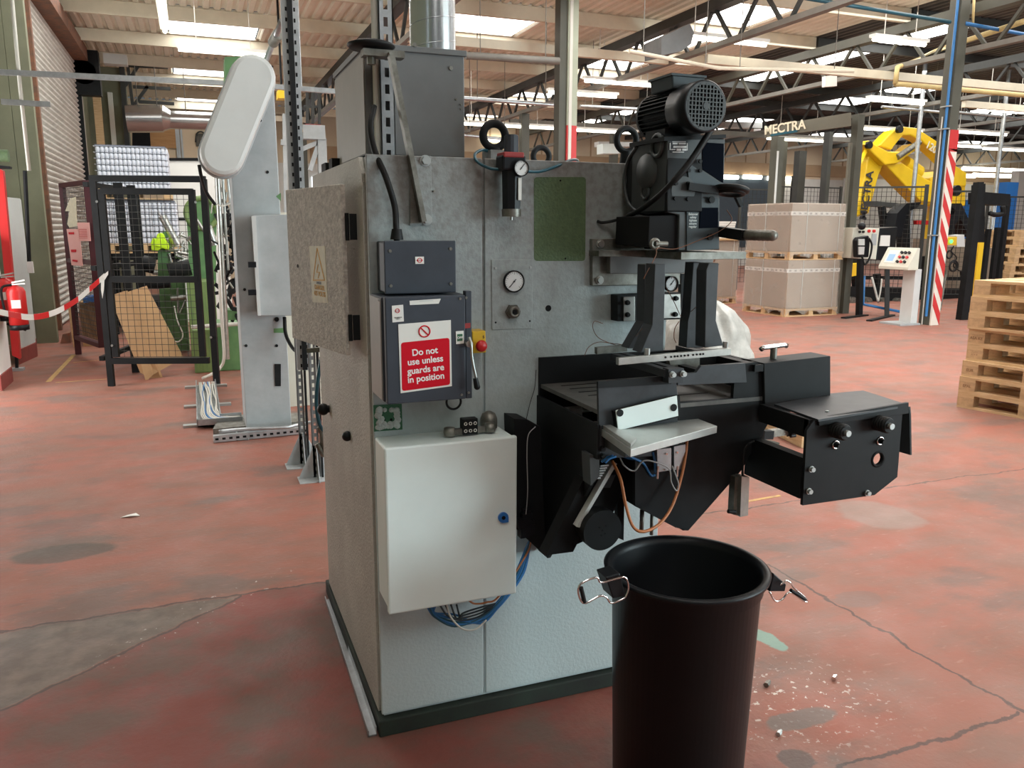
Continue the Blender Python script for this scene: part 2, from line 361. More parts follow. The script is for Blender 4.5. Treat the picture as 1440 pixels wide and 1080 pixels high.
def struct(o): o['kind'] = 'structure'; return o
def text(name, body, size, mtx, m, parent, depth=.0008, align='CENTER', sx=1.):
    cu = bpy.data.curves.new(name, 'FONT'); cu.body = body; cu.size = size; cu.extrude = depth; cu.align_x = align; cu.align_y = 'CENTER'; cu.space_line = .95; cu.offset = size*.022
    t = bpy.data.objects.new(name, cu); col.objects.link(t); bpy.context.view_layer.update()
    me = bpy.data.meshes.new_from_object(t.evaluated_get(bpy.context.evaluated_depsgraph_get())); col.objects.unlink(t); bpy.data.objects.remove(t)
    me.transform(M.Scale(sx, 4, V((1, 0, 0)))); me.transform(mtx); me.materials.clear(); me.materials.append(MATS[m])
    o = bpy.data.objects.new(name, me); col.objects.link(o)
    if parent is not None: attach(o, parent)
    return o
def face_mtx(origin, xdir, ydir):      # letter plane: xdir reading direction, ydir letter up
    x = V(xdir).normalized(); y = V(ydir).normalized(); z = x.cross(y)
    return M(((x.x, y.x, z.x, origin[0]), (x.y, y.y, z.y, origin[1]), (x.z, y.z, z.z, origin[2]), (0, 0, 0, 1)))
def plate(name, outline, holes, frame, th, m, parent):   # flat plate with real round holes; outline in frame x,y; holes (x,y,r)
    cu = bpy.data.curves.new(name, 'CURVE'); cu.dimensions = '2D'; cu.fill_mode = 'BOTH'; cu.extrude = th/2
    for pts in [outline]+[[(x+r*cos(2*pi*i/20), y+r*sin(2*pi*i/20)) for i in range(20)] for x, y, r in holes]:
        sp = cu.splines.new('POLY'); sp.points.add(len(pts)-1); sp.use_cyclic_u = True
        for i, p in enumerate(pts): sp.points[i].co = (p[0], p[1], 0, 1)
    t = bpy.data.objects.new(name, cu); col.objects.link(t); bpy.context.view_layer.update()
    me = bpy.data.meshes.new_from_object(t.evaluated_get(bpy.context.evaluated_depsgraph_get())); col.objects.unlink(t); bpy.data.objects.remove(t)
    me.transform(frame); me.materials.clear(); me.materials.append(MATS[m])
    o = bpy.data.objects.new(name, me); col.objects.link(o)
    if parent is not None: attach(o, parent)
    return o
def copy_tree(o, parent=None):
    c = o.copy(); col.objects.link(c)
    if parent is not None: c.parent = parent
    for ch in [x for x in bpy.data.objects if x.parent == o and x.name in col.objects]: copy_tree(ch, c)
    return c
def PYs(pts, Y): return [PY(x, y, Y) for x, y in pts]
def PXs(pts, X): return [PX(x, y, X) for x, y in pts]
def slabY(pts, Y, t): return MB().prism(PYs(pts, Y), (0, t, 0))     # a plate in a plane facing the aisle, t deep
def tall(x0, x1, y0, Y, t, z0=0): a = PY(x0, y0, Y); b = PY(x1, y0, Y); return MB().box(a.x, b.x, Y, Y+t, z0, a.z)      # stands on the floor
def slabX(pts, X, t): return MB().prism(PXs(pts, X), (t, 0, 0))

# ================================================================ THE HALL
struct(MB().box(-3.6, 46, -9, 34, -.12, 0).build('floor', 'floor'))
# --- roof sheeting: ribs run away from the camera, rooflight panes replace sheets in some bays
PITCH_Y = 2.36; Y0 = 18.75-PITCH_Y*11
bays = [Y0+PITCH_Y*i for i in range(16)]
SKY = {}   # strip index ranges
strips = [(-2.3, -.2), (-.2, 1.5), (1.5, 4.6), (4.6, 6.3), (6.3, 8.6), (8.6, 10.2), (10.2, 12.0), (12.0, 13.1), (13.1, 14.2), (14.2, 18), (18, 19.6), (19.6, 24), (24, 26), (26, 32), (32, 34), (34, 46)]
def is_sky(i, j):
    if i in (1, 3, 5): return j % 2 == (0 if i != 3 else 1) or (i == 5 and j in (9,))
    if i == 8: return j % 4 != 3
    if i in (10, 12): return j % 3 != 0
    if i == 14: return j % 3 != 1
    return False
cream, dark, glow = MB(), MB(), MB(); n_sky = 0
for j in range(15):
    for i, (xa, xb) in enumerate(strips):
        ya, yb = bays[j], bays[j+1]
        if is_sky(i, j):
            MB().box(xa+.04, xb-.04, ya+.12, yb-.12, 5.40, 5.42).build('rooflight', 'rooflight')['kind'] = 'structure'
            for (a_, b_, c_, d_) in ((xa, xb, ya, ya+.12), (xa, xb, yb-.12, yb)):
                (cream if xa < 11.9 else dark).box(a_, b_, c_, d_, 5.40, 5.43)
            continue
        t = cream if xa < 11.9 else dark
        n = max(1, round((xb-xa)/.19)); p = (xb-xa)/n; vs = []
        for k in range(n):
            x = xa+k*p
            for (dx, dz) in ((0, .04), (p*.28, .04), (p*.42, 0), (p*.86, 0)): vs += [(x+dx, ya, 5.40+dz), (x+dx, yb, 5.40+dz)]
        vs += [(xb, ya, 5.44), (xb, yb, 5.44)]
        t.add(vs, [(2*q, 2*q+1, 2*q+3, 2*q+2) for q in range(len(vs)//2-1)])
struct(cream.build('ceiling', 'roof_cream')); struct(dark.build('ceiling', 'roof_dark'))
for i, o in enumerate([o for o in col.objects if o.name.startswith('rooflight') and o.type == 'MESH']): o.name = 'window_%d' % (20+i)
# purlins
for j, y in enumerate(bays):
    p = MB().box(-2.2, 12.0, y-.04, y+.04, 5.16, 5.39); struct(p.build('trim_%d' % (20+j), 'purlin_cream'))
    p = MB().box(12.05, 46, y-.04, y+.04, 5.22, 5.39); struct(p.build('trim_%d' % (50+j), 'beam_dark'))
# lattice girders along the hall
for gi, X in enumerate((3.3, 8.0, 12.0, 16.2, 20.4, 26, 33)):
    m = 'beam_dark' if X != 12.0 else 'column_dark'
    t = thing('lattice_girder', (X, 8, 4.4), ['dark lattice roof girder left of the grey duct, nearest the shutter side', 'dark lattice roof girder ending behind the red and cream column', 'grey lattice girder where cream roof meets dark roof', 'lattice girder over the big yellow robot, in the dark roof', 'lattice girder in dark roof beyond the robot', 'distant lattice girder at far right of dark roof', 'farthest lattice girder at right under dark roof'][gi], 'roof truss')
    MB().box(X-.10, X+.10, -8, 29.3, 5.0, 5.155).build('top_chord', m, t)
    bc = MB().box(X-.06, X+.06, -8, 29.3, 4.42, 4.50).build('bottom_chord', 'beam_grey', t)
    wb = MB(); y = 3.0; s = 0
    while y < 28.2:
        wb.bar((X, y, 4.5), (X, y+.42, 5.0), .05); wb.bar((X, y+.95, 4.5), (X, y+.53, 5.0), .05); y += 1.18
    wb.build('web_bracing', m, t)
# cross beams between girders
for k, (xa, xb, y, z, m) in enumerate(((3.3, 7.94, 13.0, 4.47, 'purlin_cream'), (8.06, 15.5, 12.0, 4.32, 'purlin_cream'), (8.06, 20, 21.0, 4.35, 'beam_grey'), (16.2, 33, 14.0, 4.33, 'purlin_cream'), (.2, 3.2, 24, 4.5, 'purlin_cream'))):
    tag(MB().box(xa, xb, y-.05, y+.05, z-.06, z+.08).build('tie_beam', m), ['cream tie beam left of the red and cream column', 'pale tie beam above the big yellow robot', 'thin grey tie beam far behind the pallet wrapper', 'pale tie beam at far right behind the striped column', 'cream tie beam near the far gallery'][k], 'roof beam')
# --- columns
def column(x, y, wd, zt, m, label, name='steel_column'):
    t = thing(name, (x, y, 0), label, 'column')
    b = MB(); b.box(x-wd/2, x-wd/2+.02, y-wd/2, y+wd/2, 0, zt); b.box(x+wd/2-.02, x+wd/2, y-wd/2, y+wd/2, 0, zt); b.box(x-wd/2, x+wd/2, y-.01, y+.01, 0, zt); b.build('web', m, t)
    return t
zt = 4.99
t = thing('steel_column', (11.62, 10.2, 0), 'tall dark steel column with red and white hazard stripes', 'column')
X0, X1 = PY(1306.5, 456, 10.2).x, PY(1318, 457, 10.2).x
MB().box(X0, X1, 10.2, 10.42, 0, 5.35).build('shaft', 'column_dark', t)
zb = PY(1345, 183, 10.19).z
bd = MB().box(X0+.0, X1, 10.17, 10.198, 0, zb).build('stripe_board', 'stripe_white', t)
st = MB(); wv = X1-X0; n = 7; hgt = (zb-.32)/n
xa, xb = X0, X1
st.box(xa, xb, 10.165, 10.172, zb-.34, zb)
for k in range(n+1):
    z = k*hgt
    z0_, z1_ = z-.02, z+hgt*.48
    pts = [(xa, 10.165, z0_+.36), (xb, 10.165, z0_), (xb, 10.165, z1_), (xa, 10.165, z1_+.36)]
    pts = [(a, b, max(0, min(c, zb-.3))) for a, b, c in pts]
    if z1_ > 0: st.prism(pts, (0, .004, 0))
st.build('hazard_stripes', 'stripe_red', bd)
bh = MB(); bh.cyl((X0-.03, 10.25, .15), (X0-.03, 10.25, 5.3), .022); bh.build('blue_pipe', 'blue_hose', t)
MB().cyl((X0-.02, 10.33, .0), (X0-.02, 10.33, 3.4), .012).build('conduit', 'white_cable', t)
cl = MB()
for z in (1.5, 3.2, 3.55): cl.box(X0-.06, X0, 10.18, 10.36, z-.01, z+.01)
cl.build('pipe_clips', 'zinc', t)
t = thing('steel_column', (5.65, 12.2, 0), 'slim steel column with cream board and red band, seen above machine', 'column')
xa, xm, xb = PY(787, 100, 12.2).x, PY(797, 100, 12.2).x, PY(811, 100, 12.2).x
MB().box(xa, xm+.1, 12.2, 12.4, 0, 5.35).build('shaft', 'column_dark', t)
zr = PY(806, 177, 12.2).z
MB().box(xm, xb, 12.16, 12.2, zr, 5.3).build('board', 'column_light', t)
MB().box(xm, xb, 12.16, 12.2, 0, zr).build('red_band', 'stripe_red', t)
MB().box(xm+.02, xm+.07, 12.14, 12.16, 0, 5.3).build('conduit', 'white_cable', t)
for k, (x, y, lab) in enumerate(((8.0, 19.8, 'distant dark column under a girder, left of the cream board column'), (12.0, 22.5, 'distant column behind the pallet wrapper frame'), (3.3, 26, 'far column at the gallery beside the duct box'), (16.2, 20, 'distant column behind the robot'))):
    q = thing('steel_column', (x, y, 0), lab, 'column')
    MB().box(x-.1, x+.1, y-.1, y+.1, 0, 4.41).build('shaft', 'column_dark', q)
# --- walls
wl = MB(); wl.box(-3.6, -3.4, -9, 12.7, 0, 5.45); wl.box(-3.4, -2.1, 12.7, 12.9, 0, 5.45); wl.box(-2.3, -2.1, 19.9, 34, 0, 5.45); wl.box(-2.3, -2.1, 14.2, 19.9, 5.0, 5.45); wl.box(-2.3, -2.1, 12.9, 14.2, 0, 5.45)
struct(wl.build('wall_left', 'wall_olive'))
YW = 29.7
wf = MB(); wf.box(-2.3, 46, YW, YW+.2, 3.75, 5.5)
x = -2
struct(wf.build('wall_far', 'wall_cream'))
sm = MB(); 
while x < 45: sm.box(x, x+.05, YW-.02, YW, 4.3, 5.4); x += 1.05
struct(sm.build('trim_1', 'wall_band'))
zb1, zb2 = PY(1110, 247, YW).z, PY(1110, 231, YW).z
struct(MB().box(4, 46, YW-.06, YW, zb1, zb2).build('trim_2', 'wall_band'))
struct(MB().box(-2.3, 46, YW, YW+.2, 0, 3.75).build('wall_back', 'wall_white'))
for k, (xa, xb, za, zb_, m) in enumerate(((4.0, 7.5, 1.2, 3.3, 'window_glow'), (19.2, 24.0, .8, zb1-.05, 'window_blue'), (27.5, 32, .5, zb1-.05, 'wall_white'), (33, 36, .2, 3.0, 'blue'), (37, 45, .8, 3.2, 'window_glow'))):
    struct(MB().box(xa, xb, YW-.08, YW-.02, za, zb_).build('window_%d' % (k+1), m))
struct(MB().box(45.8, 46, -9, 34, 0, 5.5).build('wall_right', 'wall_cream'))
# --- left: roller shutter between two door posts
t = thing('roller_shutter', (-2.1, 17.2, 0), 'large corrugated grey roller shutter in the left wall', 'shutter')
ys, ye = 14.35, 20.0
sh = MB(); vs = []; n = 52; dz = 5.0/n
for k in range(n):
    for (dx, q) in ((0, 0), (.045, .35), (.05, .6), (.01, .95)): vs += [(-2.1+dx, ys, k*dz+q*dz), (-2.1+dx, ye, k*dz+q*dz)]
sh.add(vs, [(2*i, 2*i+1, 2*i+3, 2*i+2) for i in range(len(vs)//2-1)]); sh.build('curtain', 'shutter', t)
MB().box(-2.12, -1.99, ys-.12, ys, 0, 5.2).build('guide_rail', 'rust', t)
MB().box(-2.12, -1.99, ye, ye+.1, 0, 4.6).build('guide_rail', 'black_steel', t)
MB().box(-2.1, -1.78, ys, ye-.3, 4.95, 5.2).build('barrel_box', 'rust', t)
mo = MB(); mo.cyl((-1.9, ye-.1, 4.75), (-1.9, ye+.25, 4.75), .24); mo.box(-2.1, -1.6, ye-.1, ye+.2, 4.3, 5.2); mo.build('drive_motor', 'black_steel', t)
MB().box(-1.5, -1.05, ye-.15, ye+.15, 4.95, 5.15).build('gear_housing', 'grey_light', t)
# posts and conduits of the left wall
def post(name, x, y, wx, wy, z1, m, lab, cat='post', z0=0): return tag(MB().box(x, x+wx, y, y+wy, z0, z1).build(name, m), lab, cat)
post('door_post', -2.099, 13.7, .03, .5, 5.3, 'wall_olive', 'olive steel door post beside the roller shutter')
post('wall_panel', -2.095, 12.72, .25, .14, 5.3, 'wall_olive', 'olive steel wall post at far left, above the grey board')
for k, (px, y, w_, m) in enumerate(((113, 20.6, .10, 'white_cable'), (137, 21.2, .16, 'wood'), (156, 22.2, .10, 'white_cable'))):
    P = PY(px, 150, y); tag(MB().box(P.x-w_/2, P.x+w_/2, y, y+.1, 0, 4.7).build('wall_pipe' if m != 'wood' else 'timber_batten', m), ['white drainpipe just right of the roller shutter', 'bare timber batten on the olive wall right of shutter', 'thin pale pipe on olive wall, right of timber batten'][k], 'pipe')
ow = MB(); ow.box(-2.1, -1.25, 22.4, 22.6, 0, 5.3); struct(ow.build('wall_side', 'wall_olive'))

# ================================================================ THE MACHINE
F = 2.333; BX0, BX1, BY1, BZ = .462, 1.46, 3.40, 1.80
mc = thing('assembly_press', (.95, 2.85, 0), 'large grey assembly machine with red warning sign, central in the foreground', 'machine')
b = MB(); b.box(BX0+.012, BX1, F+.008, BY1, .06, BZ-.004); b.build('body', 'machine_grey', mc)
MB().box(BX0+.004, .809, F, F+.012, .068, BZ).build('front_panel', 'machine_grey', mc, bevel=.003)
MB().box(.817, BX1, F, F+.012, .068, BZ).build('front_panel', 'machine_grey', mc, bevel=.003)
sp = MB()
pts = [(BX0, F+.035, .062), (BX0, BY1, .062), (BX0, BY1, BZ-.002), (BX0, F+.09, BZ-.002), (BX0, F+.05, BZ-.05), (BX0, F+.038, BZ-.12)]
sp.prism(pts, (.014, 0, 0)); sp.build('side_panel', 'machine_side', mc)
pb = MB(); pb.box(.453, 1.50, 2.316, BY1+.05, 0, .056); pb.build('plinth', 'plinth', mc, bevel=.004)
# side door standing ajar, hinged near the front corner
h0, h1 = V((.427, 2.46, 1.723)), V((.427, 2.46, 1.215)); e0, e1 = V((.319, 2.93, 1.722)), V((.319, 2.93, 1.214))
out = V((-.9, -.25, 0)).normalized()*.014
dr = MB(); dr.prism([h0, e0, e1, h1], out); drr = dr.build('side_door', 'machine_door', mc, bevel=.002)
hg = MB()
for z in (1.60, 1.30): hg.bar((.446, 2.452, z-.038), (.446, 2.452, z+.038), .020, .012); hg.cyl((.428, 2.452, z-.04), (.428, 2.452, z+.04), .006)
hg.build('hinges', 'black_steel', drr)
def on_door(px, py):
    n = (e0-h0).cross(h1-h0).normalized(); d = ray(px, py); t = (h0+out-C0).dot(n)/d.dot(n); return C0+d*t
lb = MB(); q = [on_door(*p) for p in ((435, 346), (457, 346), (461, 426), (440, 425))]; lb.prism(q, out*.08); lb.build('warning_label', 'cream_label', drr)
am = MB()
tri = [on_door(*p) for p in ((446.5, 349), (457, 394), (441, 394))]; c_ = sum(tri, V())/3
for i in range(3): am.bar(tri[i]+out*.08, tri[(i+1) % 3]+out*.12, .005, .0015, upv=out)
bl = [on_door(*p) for p in ((448, 372), (446, 383), (450, 383), (448, 391))]
am.bar(bl[0]+out*.12, bl[1]+out*.12, .003, .0015, upv=out); am.bar(bl[1]+out*.12, bl[2]+out*.12, .003, .0015, upv=out); am.bar(bl[2]+out*.12, bl[3]+out*.12, .003, .0015, upv=out)
am.build('warning_triangle', 'amber_print', drr)
dx = (h0-e0).normalized()
text('label_lettering', 'DANGER\n415 VOLTS', .021, face_mtx(on_door(450, 409)+out*.12, dx, (0, 0, 1)), 'amber_print', drr, .0004)
text('label_lettering', 'DANGER', .010, face_mtx(on_door(449, 398)+out*.12, dx, (0, 0, 1)), 'text_dark', drr, .0004)
c = on_door(419, 374); MB().cyl(c, c+out*.1, .006).build('lock_hole', 'black_soft', drr)
# knobs on the left side
for (px, py, Yv, r, L_) in ((463, 575, 3.25, .024, .04), (492, 613, 2.60, .018, .016)):
    c = PX(px, py, BX0); o = MB(); o.cyl(c, c-V((L_*.6, 0, 0)), r*.6); o.sphere(c-V((L_*.6, 0, 0)), r, 10); o.build('side_knob', 'black_plastic', mc)
rm = MB(); rm.box(.50, .56, 2.75, 2.80, BZ, BZ+.03); rm.box(.47, .53, 2.95, 3.02, BZ, BZ+.035); rm.box(.47, .52, 3.1, 3.2, BZ, BZ+.03); rm.build('top_clips', 'black_soft', mc)
# --- white control enclosure
cb = MB().box(.468, .862, 2.20, F, .49, .985).build('control_box', 'white_paint', mc, bevel=.006)
MB().box(.463, .865, 2.178, 2.198, .485, .99).build('door', 'white_paint', cb, bevel=.006)
c = PY(707, 727, 2.178); lt_ = MB(); lt_.cyl(c, c-V((0, .007, 0)), .016); lt_.box(c.x-.004, c.x+.016, c.y-.008, c.y, c.z-.016, c.z); lt_.build('latch', 'blue', cb)
MB().cyl(c-V((0, .007, 0)), c-V((0, .009, 0)), .006).build('keyhole', 'black_soft', cb)
gl = MB(); 
for x in (.50,): gl.cyl((x, 2.22, .49), (x, 2.22, .475), .012)
gl.build('cable_gland', 'black_soft', cb)
# --- blue grey isolator
ib = MB().box(.468, .716, 2.190, F, 1.12, 1.412).build('isolator_box', 'dark_blue_grey', mc, bevel=.003)
MB().box(.464, .4675, 2.195, F-.005, 1.125, 1.407).build('side_plate', 'box_side_lit', ib)  # thin pale skin: door light from the left put into its colour
MB().box(.472, .700, 2.163, 2.188, 1.118, 1.414).build('door', 'dark_blue_grey', ib, bevel=.003)
MB().box(.701, .719, 2.165, 2.190, 1.118, 1.425).build('switch_housing', 'dark_blue_grey', ib, bevel=.002)
IY = 2.1625
s = slabY(((560, 456), (634, 450), (635.5, 543), (563.5, 553)), IY-.0012, .0012).build('warning_sign', 'white_label', ib)
sgn = [PY(*p, IY-.0018) for p in ((564, 482), (632, 475), (633, 541), (565.5, 550))]
def rrect(c4, r, n=5):      # rounded quad
    out_ = []
    for i in range(4):
        p, a, b_ = c4[i], c4[i-1], c4[(i+1) % 4]; pa = p+(a-p).normalized()*r; pb_ = p+(b_-p).normalized()*r
        for k in range(n+1):
            t = k/n; out_.append((1-t)**2*pa+2*t*(1-t)*p+t*t*pb_)
    return out_
MB().prism(rrect(sgn, .008), (0, .0006, 0)).build('sign_panel', 'sign_red', ib)
xd = (sgn[2]-sgn[3]).normalized(); zd = V((0, 0, 1)); yd = (zd-xd*zd.dot(xd)).normalized()
for k, (tx, px, py) in enumerate((('Do not', 597.5, 494.5), ('use unless', 598.3, 507), ('guards are', 598.9, 519.5), ('in position', 599.3, 531.5))):
    text('sign_lettering', tx, .0255, face_mtx(PY(px, py, IY-.002), xd, yd), 'text_white', ib, .0003, sx=.98).data.transform(M.Identity(4))
rg = MB(); c = PY(597, 466, IY-.002); rg.torus(c, .0155, .0018, (0, 1, 0), 30, 6); rg.bar(c+V((-.0105, 0, .0105)), c+V((.0105, 0, -.0105)), .003, .0012, upv=(0, 1, 0)); rg.build('prohibition_ring', 'sign_red', ib)
def badge(parent, c4, Y, txt):
    slabY(c4, Y-.001, .001).build('maker_label', 'white_label', parent)
badge(ib, ((551, 430), (567, 428.5), (568, 452), (552, 453.5)), IY, '')
o = MB(); c = PY(559, 437, IY-.002); o.torus(c, .0055, .0009, (0, 1, 0), 20, 6); o.box(c.x-.0065, c.x+.0065, c.y, c.y+.0005, c.z-.0018, c.z+.0018); o.build('maker_emblem', 'sign_red', ib)
text('label_lettering', 'MEM', .0045, face_mtx(PY(559, 437, IY-.0024), (1, 0, 0), (0, 0, 1)), 'text_white', ib, .0002)
text('label_lettering', 'GLASGOW\nG52 4', .0042, face_mtx(PY(560, 447.5, IY-.0022), (1, 0, 0), (0, 0, 1)), 'text_dark', ib, .0002)
slabY(((576, 423), (620, 420), (617, 427), (576.5, 429)), IY-.001, .001).build('paper_strip', 'white_label', ib)
slabY(((590, 423), (609, 422), (609, 423), (590, 424)), IY-.002, .0006).build('faint_print', 'board_grey', ib)
slabY(((653, 455), (661.5, 454), (661.5, 461), (653.5, 462)), 2.1635, .001).build('red_label', 'red_dark', ib)
slabY(((641, 466), (652, 465), (652.5, 483), (641.5, 484)), IY-.0015, .001).build('switch_window', 'white_label', ib)
slabY(((643, 470), (650.5, 469.5), (650.5, 479), (643, 480)), IY-.0022, .001).build('switch_flag', 'patch_green', ib)
text('label_lettering', 'OFF', .009, face_mtx(PY(646.7, 475, IY-.003), (1, 0, 0), (0, 0, 1)), 'text_white', ib, .0002)
lv = MB(); a = PY(659, 483, 2.155); lv.cyl((a.x, 2.19, a.z), (a.x, 2.145, a.z), .010); lv.tube(curve([(a.x, 2.150, a.z+.018), (a.x+.003, 2.142, a.z), PY(664, 505, 2.14), PY(670, 534, 2.135)], 6), .0042); lv.build('switch_lever', 'steel', ib)
kn = MB(); kn.cyl(PY(668.5, 532, 2.135), PY(671, 545, 2.133), .007, .009); kn.sphere(PY(671, 544, 2.133), .009); kn.build('lever_knob', 'black_plastic', ib)
sc = MB()
for px, py in ((647, 420), (655.5, 418.5), (649, 555), (659, 552), (533, 422)): c = PY(px, py, 2.163); sc.cyl(c, c-V((0, .003, 0)), .0035, n=12)
sc.build('screws', 'steel_dirty', ib)
# --- junction box over it
jb = MB().box(.489, .690, 2.232, F, 1.420, 1.560).build('junction_box', 'dark_blue_grey', mc, bevel=.004)
MB().box(.486, .692, 2.222, 2.231, 1.417, 1.563).build('lid', 'dark_blue_grey', jb, bevel=.003)
sc = MB()
for x, z in ((.503, 1.535), (.676, 1.54), (.503, 1.440), (.676, 1.442)): sc.cyl((x, 2.222, z), (x, 2.2195, z), .0045, n=14)
sc.build('screws', 'steel_dirty', jb)
c = PY(590, 366, 2.221); MB().box(c.x-.0125, c.x+.0125, c.y-.001, c.y, c.z-.010, c.z+.010).build('maker_label', 'white_label', jb)
o = MB(); o.torus(c-V((0, .0016, 0)), .006, .0009, (0, 1, 0), 20, 6); o.box(c.x-.008, c.x+.008, c.y-.0016, c.y-.0011, c.z-.0018, c.z+.0018); o.build('maker_emblem', 'sign_red', jb)
text('label_lettering', 'MEM', .0042, face_mtx(c-V((0, .0022, 0)), (1, 0, 0), (0, 0, 1)), 'text_white', jb, .0002)
cbp = curve([PY(526, 150, 2.45), PY(521, 178, 2.40), PY(527, 212, 2.36), PY(543, 250, 2.30), PY(555, 290, 2.29), PY(557, 318, 2.27), PY(558, 338, 2.28)], 8)
MB().tube(cbp, .0088, 10).build('supply_cable', 'black_rubber', mc)
MB().cyl(PY(558, 322, 2.275), PY(558, 337, 2.275), .014, .019).build('cable_boot', 'black_rubber', mc)
cq = PY(638, 565, 2.24); MB().torus(cq, .022, .0035, (0, 1, 0), 24, 8).build('cable_loop', 'black_rubber', mc)
# --- emergency stop
eb = slabY(((664, 466), (683, 465), (684, 496), (665, 497)), F-.055, .055).build('emergency_stop', 'yellow_plastic', mc, bevel=.003)
c = PY(674.5, 485.5, F-.055); MB().lathe(c, [(.009, 0), (.009, .012), (.0175, .014), (.0175, .020), (.012, .025), (.0001, .026)], (0, -1, 0), 24).build('stop_button', 'red_plastic', eb)
text('printed_symbol', '5', .012, face_mtx(PY(680, 474, F-.0562), (1, 0, 0), (0, 0, 1)), 'text_dark', eb, .0003)
# --- patch below the isolator
pp = slabY(((525, 570), (565, 568), (566, 604), (526, 607)), F-.003, .003).build('paint_patch', 'patch_green', mc)
dg = MB(); rnd = random.Random(3)
for k in range(44):
    a_ = 2*pi*k/26+rnd.uniform(-.15, .15); k_ = 1 if k < 26 else rnd.uniform(.7, 1.15); c = PY(545.5+15*k_*max(-.85, min(.85, 1.3*cos(a_))), 588+13.5*k_*max(-.85, min(.85, 1.3*sin(a_))), F-.004); r = rnd.uniform(.006, .011)
    dg.lathe(c, [(r, 0), (r*.8, .002), (.0001, .003)], (0, -1, 0), 8)
dg.build('old_adhesive', 'patch_white', pp)
hl = MB()
for px in (540, 550): c = PY(px, 590, F-.003); hl.cyl(c, c-V((0, .0012, 0)), .004)
hl.build('screw_holes', 'black_soft', pp)
# --- gauge panel
def gauge(c, r, parent, name='pressure_gauge', needle=-2.2, depth=.02):
    g_ = MB(); g_.lathe(c, [(r*.9, 0), (r, .0), (r*1.05, -depth*.2), (r*1.05, -depth), (r*.93, -depth), (r*.93, -depth*.7), (.0001, -depth*.7)], (0, 1, 0), 32)
    o = g_.build(name, 'black_steel', parent)
    return o
def dial(c, r, parent, needle=-2.3):
    MB().cyl(c, c-V((0, .001, 0)), r, n=32).build('dial_face', 'glass_face', parent)
    n_ = MB(); n_.bar(c-V((cos(needle)*r*.3, .002, sin(needle)*r*.3)), c+V((cos(needle)*r*.8, -.002, sin(needle)*r*.8)), .0022, .0008, upv=(0, 1, 0)); n_.cyl(c-V((0, .001, 0)), c-V((0, .003, 0)), r*.09)
    for k in range(21):
        a_ = R(225-270*k/20); l0, l1 = (.82, .95) if k % 5 else (.72, .95)
        n_.bar(c+V((cos(a_)*r*l0, -.0015, sin(a_)*r*l0)), c+V((cos(a_)*r*l1, -.0015, sin(a_)*r*l1)), .0009, .0006, upv=(0, 1, 0))
    n_.build('dial_marks', 'text_dark', parent)
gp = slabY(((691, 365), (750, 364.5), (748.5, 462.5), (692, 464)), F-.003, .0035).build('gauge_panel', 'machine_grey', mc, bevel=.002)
c = PY(721.5, 395.5, F-.003); gauge(c, .032, gp, 'gauge_case', depth=.012); dial(c-V((0, .009, 0)), .0295, gp)
c = PY(720.5, 438, F-.003); ft = MB(); ft.cyl(c, c-V((0, .010, 0)), .024, n=6, smooth=False); ft.cyl(c-V((0, .010, 0)), c-V((0, .02, 0)), .019); ft.torus(c-V((0, .02, 0)), .013, .005, (0, 1, 0)); ft.build('air_fitting', 'steel_dirty', gp)
MB().cyl(c-V((0, .0, 0)), c-V((0, .0235, 0)), .007).build('fitting_bore', 'black_soft', gp)
sc = MB()
for px, py, in ((697, 377), (746, 376)): c = PY(px, py, F-.003); sc.cyl(c, c-V((0, .003, 0)), .004, n=12)
sc.build('screws', 'zinc', gp)
sc = MB()
for px, py, in ((697, 453.5), (745, 451.5)): c = PY(px, py, F-.003); sc.cyl(c, c-V((0, .0008, 0)), .003, n=12)
sc.build('screw_holes', 'black_soft', gp)
c = PY(771, 433.5, F); MB().cyl(c, c-V((0, .001, 0)), .010).build('cable_hole', 'black_soft', mc)
rc = rrect([PY(*p, F-.001) for p in ((751, 249), (824, 249), (823, 367), (751, 367))], .012)
gn = MB().prism(rc, (0, .0012, 0)).build('green_panel', 'green_panel', mc)
sc = MB()
for px, py in ((788, 254), (795, 363.5)): c = PY(px, py, F-.001); sc.cyl(c, c-V((0, .0008, 0)), .003, n=12)
sc.build('screw_holes', 'black_soft', gn)
c = PY(610, 270, F); 
# --- filter regulator
ry = F-.055
def rg_box(n_, x0, x1, y0, y1, m, dd=.045, bev=.003):
    a, b_ = PY((x0+x1)/2, y0, ry-dd/2), PY((x0+x1)/2, y1, ry-dd/2); w_ = (PY(x1, y0, ry-dd/2).x-PY(x0, y0, ry-dd/2).x)/2
    return a, b_, w_
a, b_, w_ = rg_box('', 713, 733, 190, 220, '')
fr = MB(); fr.cyl((a.x, ry, b_.z), (a.x, ry, a.z), .022, .021, n=14, smooth=False); fr.cyl((a.x, ry, a.z-.002), (a.x, ry, a.z+.003), .017); reg = fr.build('filter_regulator', 'dark_blue_grey', mc, bevel=.002)
a, b_, w_ = rg_box('', 705, 740, 218, 240, '')
MB().box(a.x-.037, a.x+.037, ry-.03, ry+.03, b_.z, a.z).build('regulator_body', 'black_plastic', reg, bevel=.006)
MB().box(a.x-.034, a.x+.03, ry-.032, ry+.03, a.z-.008, a.z+.008).build('red_collar', 'red_dark', reg, bevel=.004)
zt_, zb_ = b_.z, PY(723, 294, ry).z
MB().cyl((a.x+.002, ry, zt_), (a.x+.002, ry, zb_), .030, .028, n=8, smooth=False).build('filter_bowl', 'black_plastic', reg)
MB().box(a.x+.012, a.x+.022, ry-.030, ry-.026, zb_+.025, zt_-.02).build('sight_slot', 'white_label', reg)
MB().cyl((a.x+.002, ry, zb_), (a.x+.002, ry, zb_-.022), .029, .028, n=20).build('bowl_base', 'steel_dirty', reg)
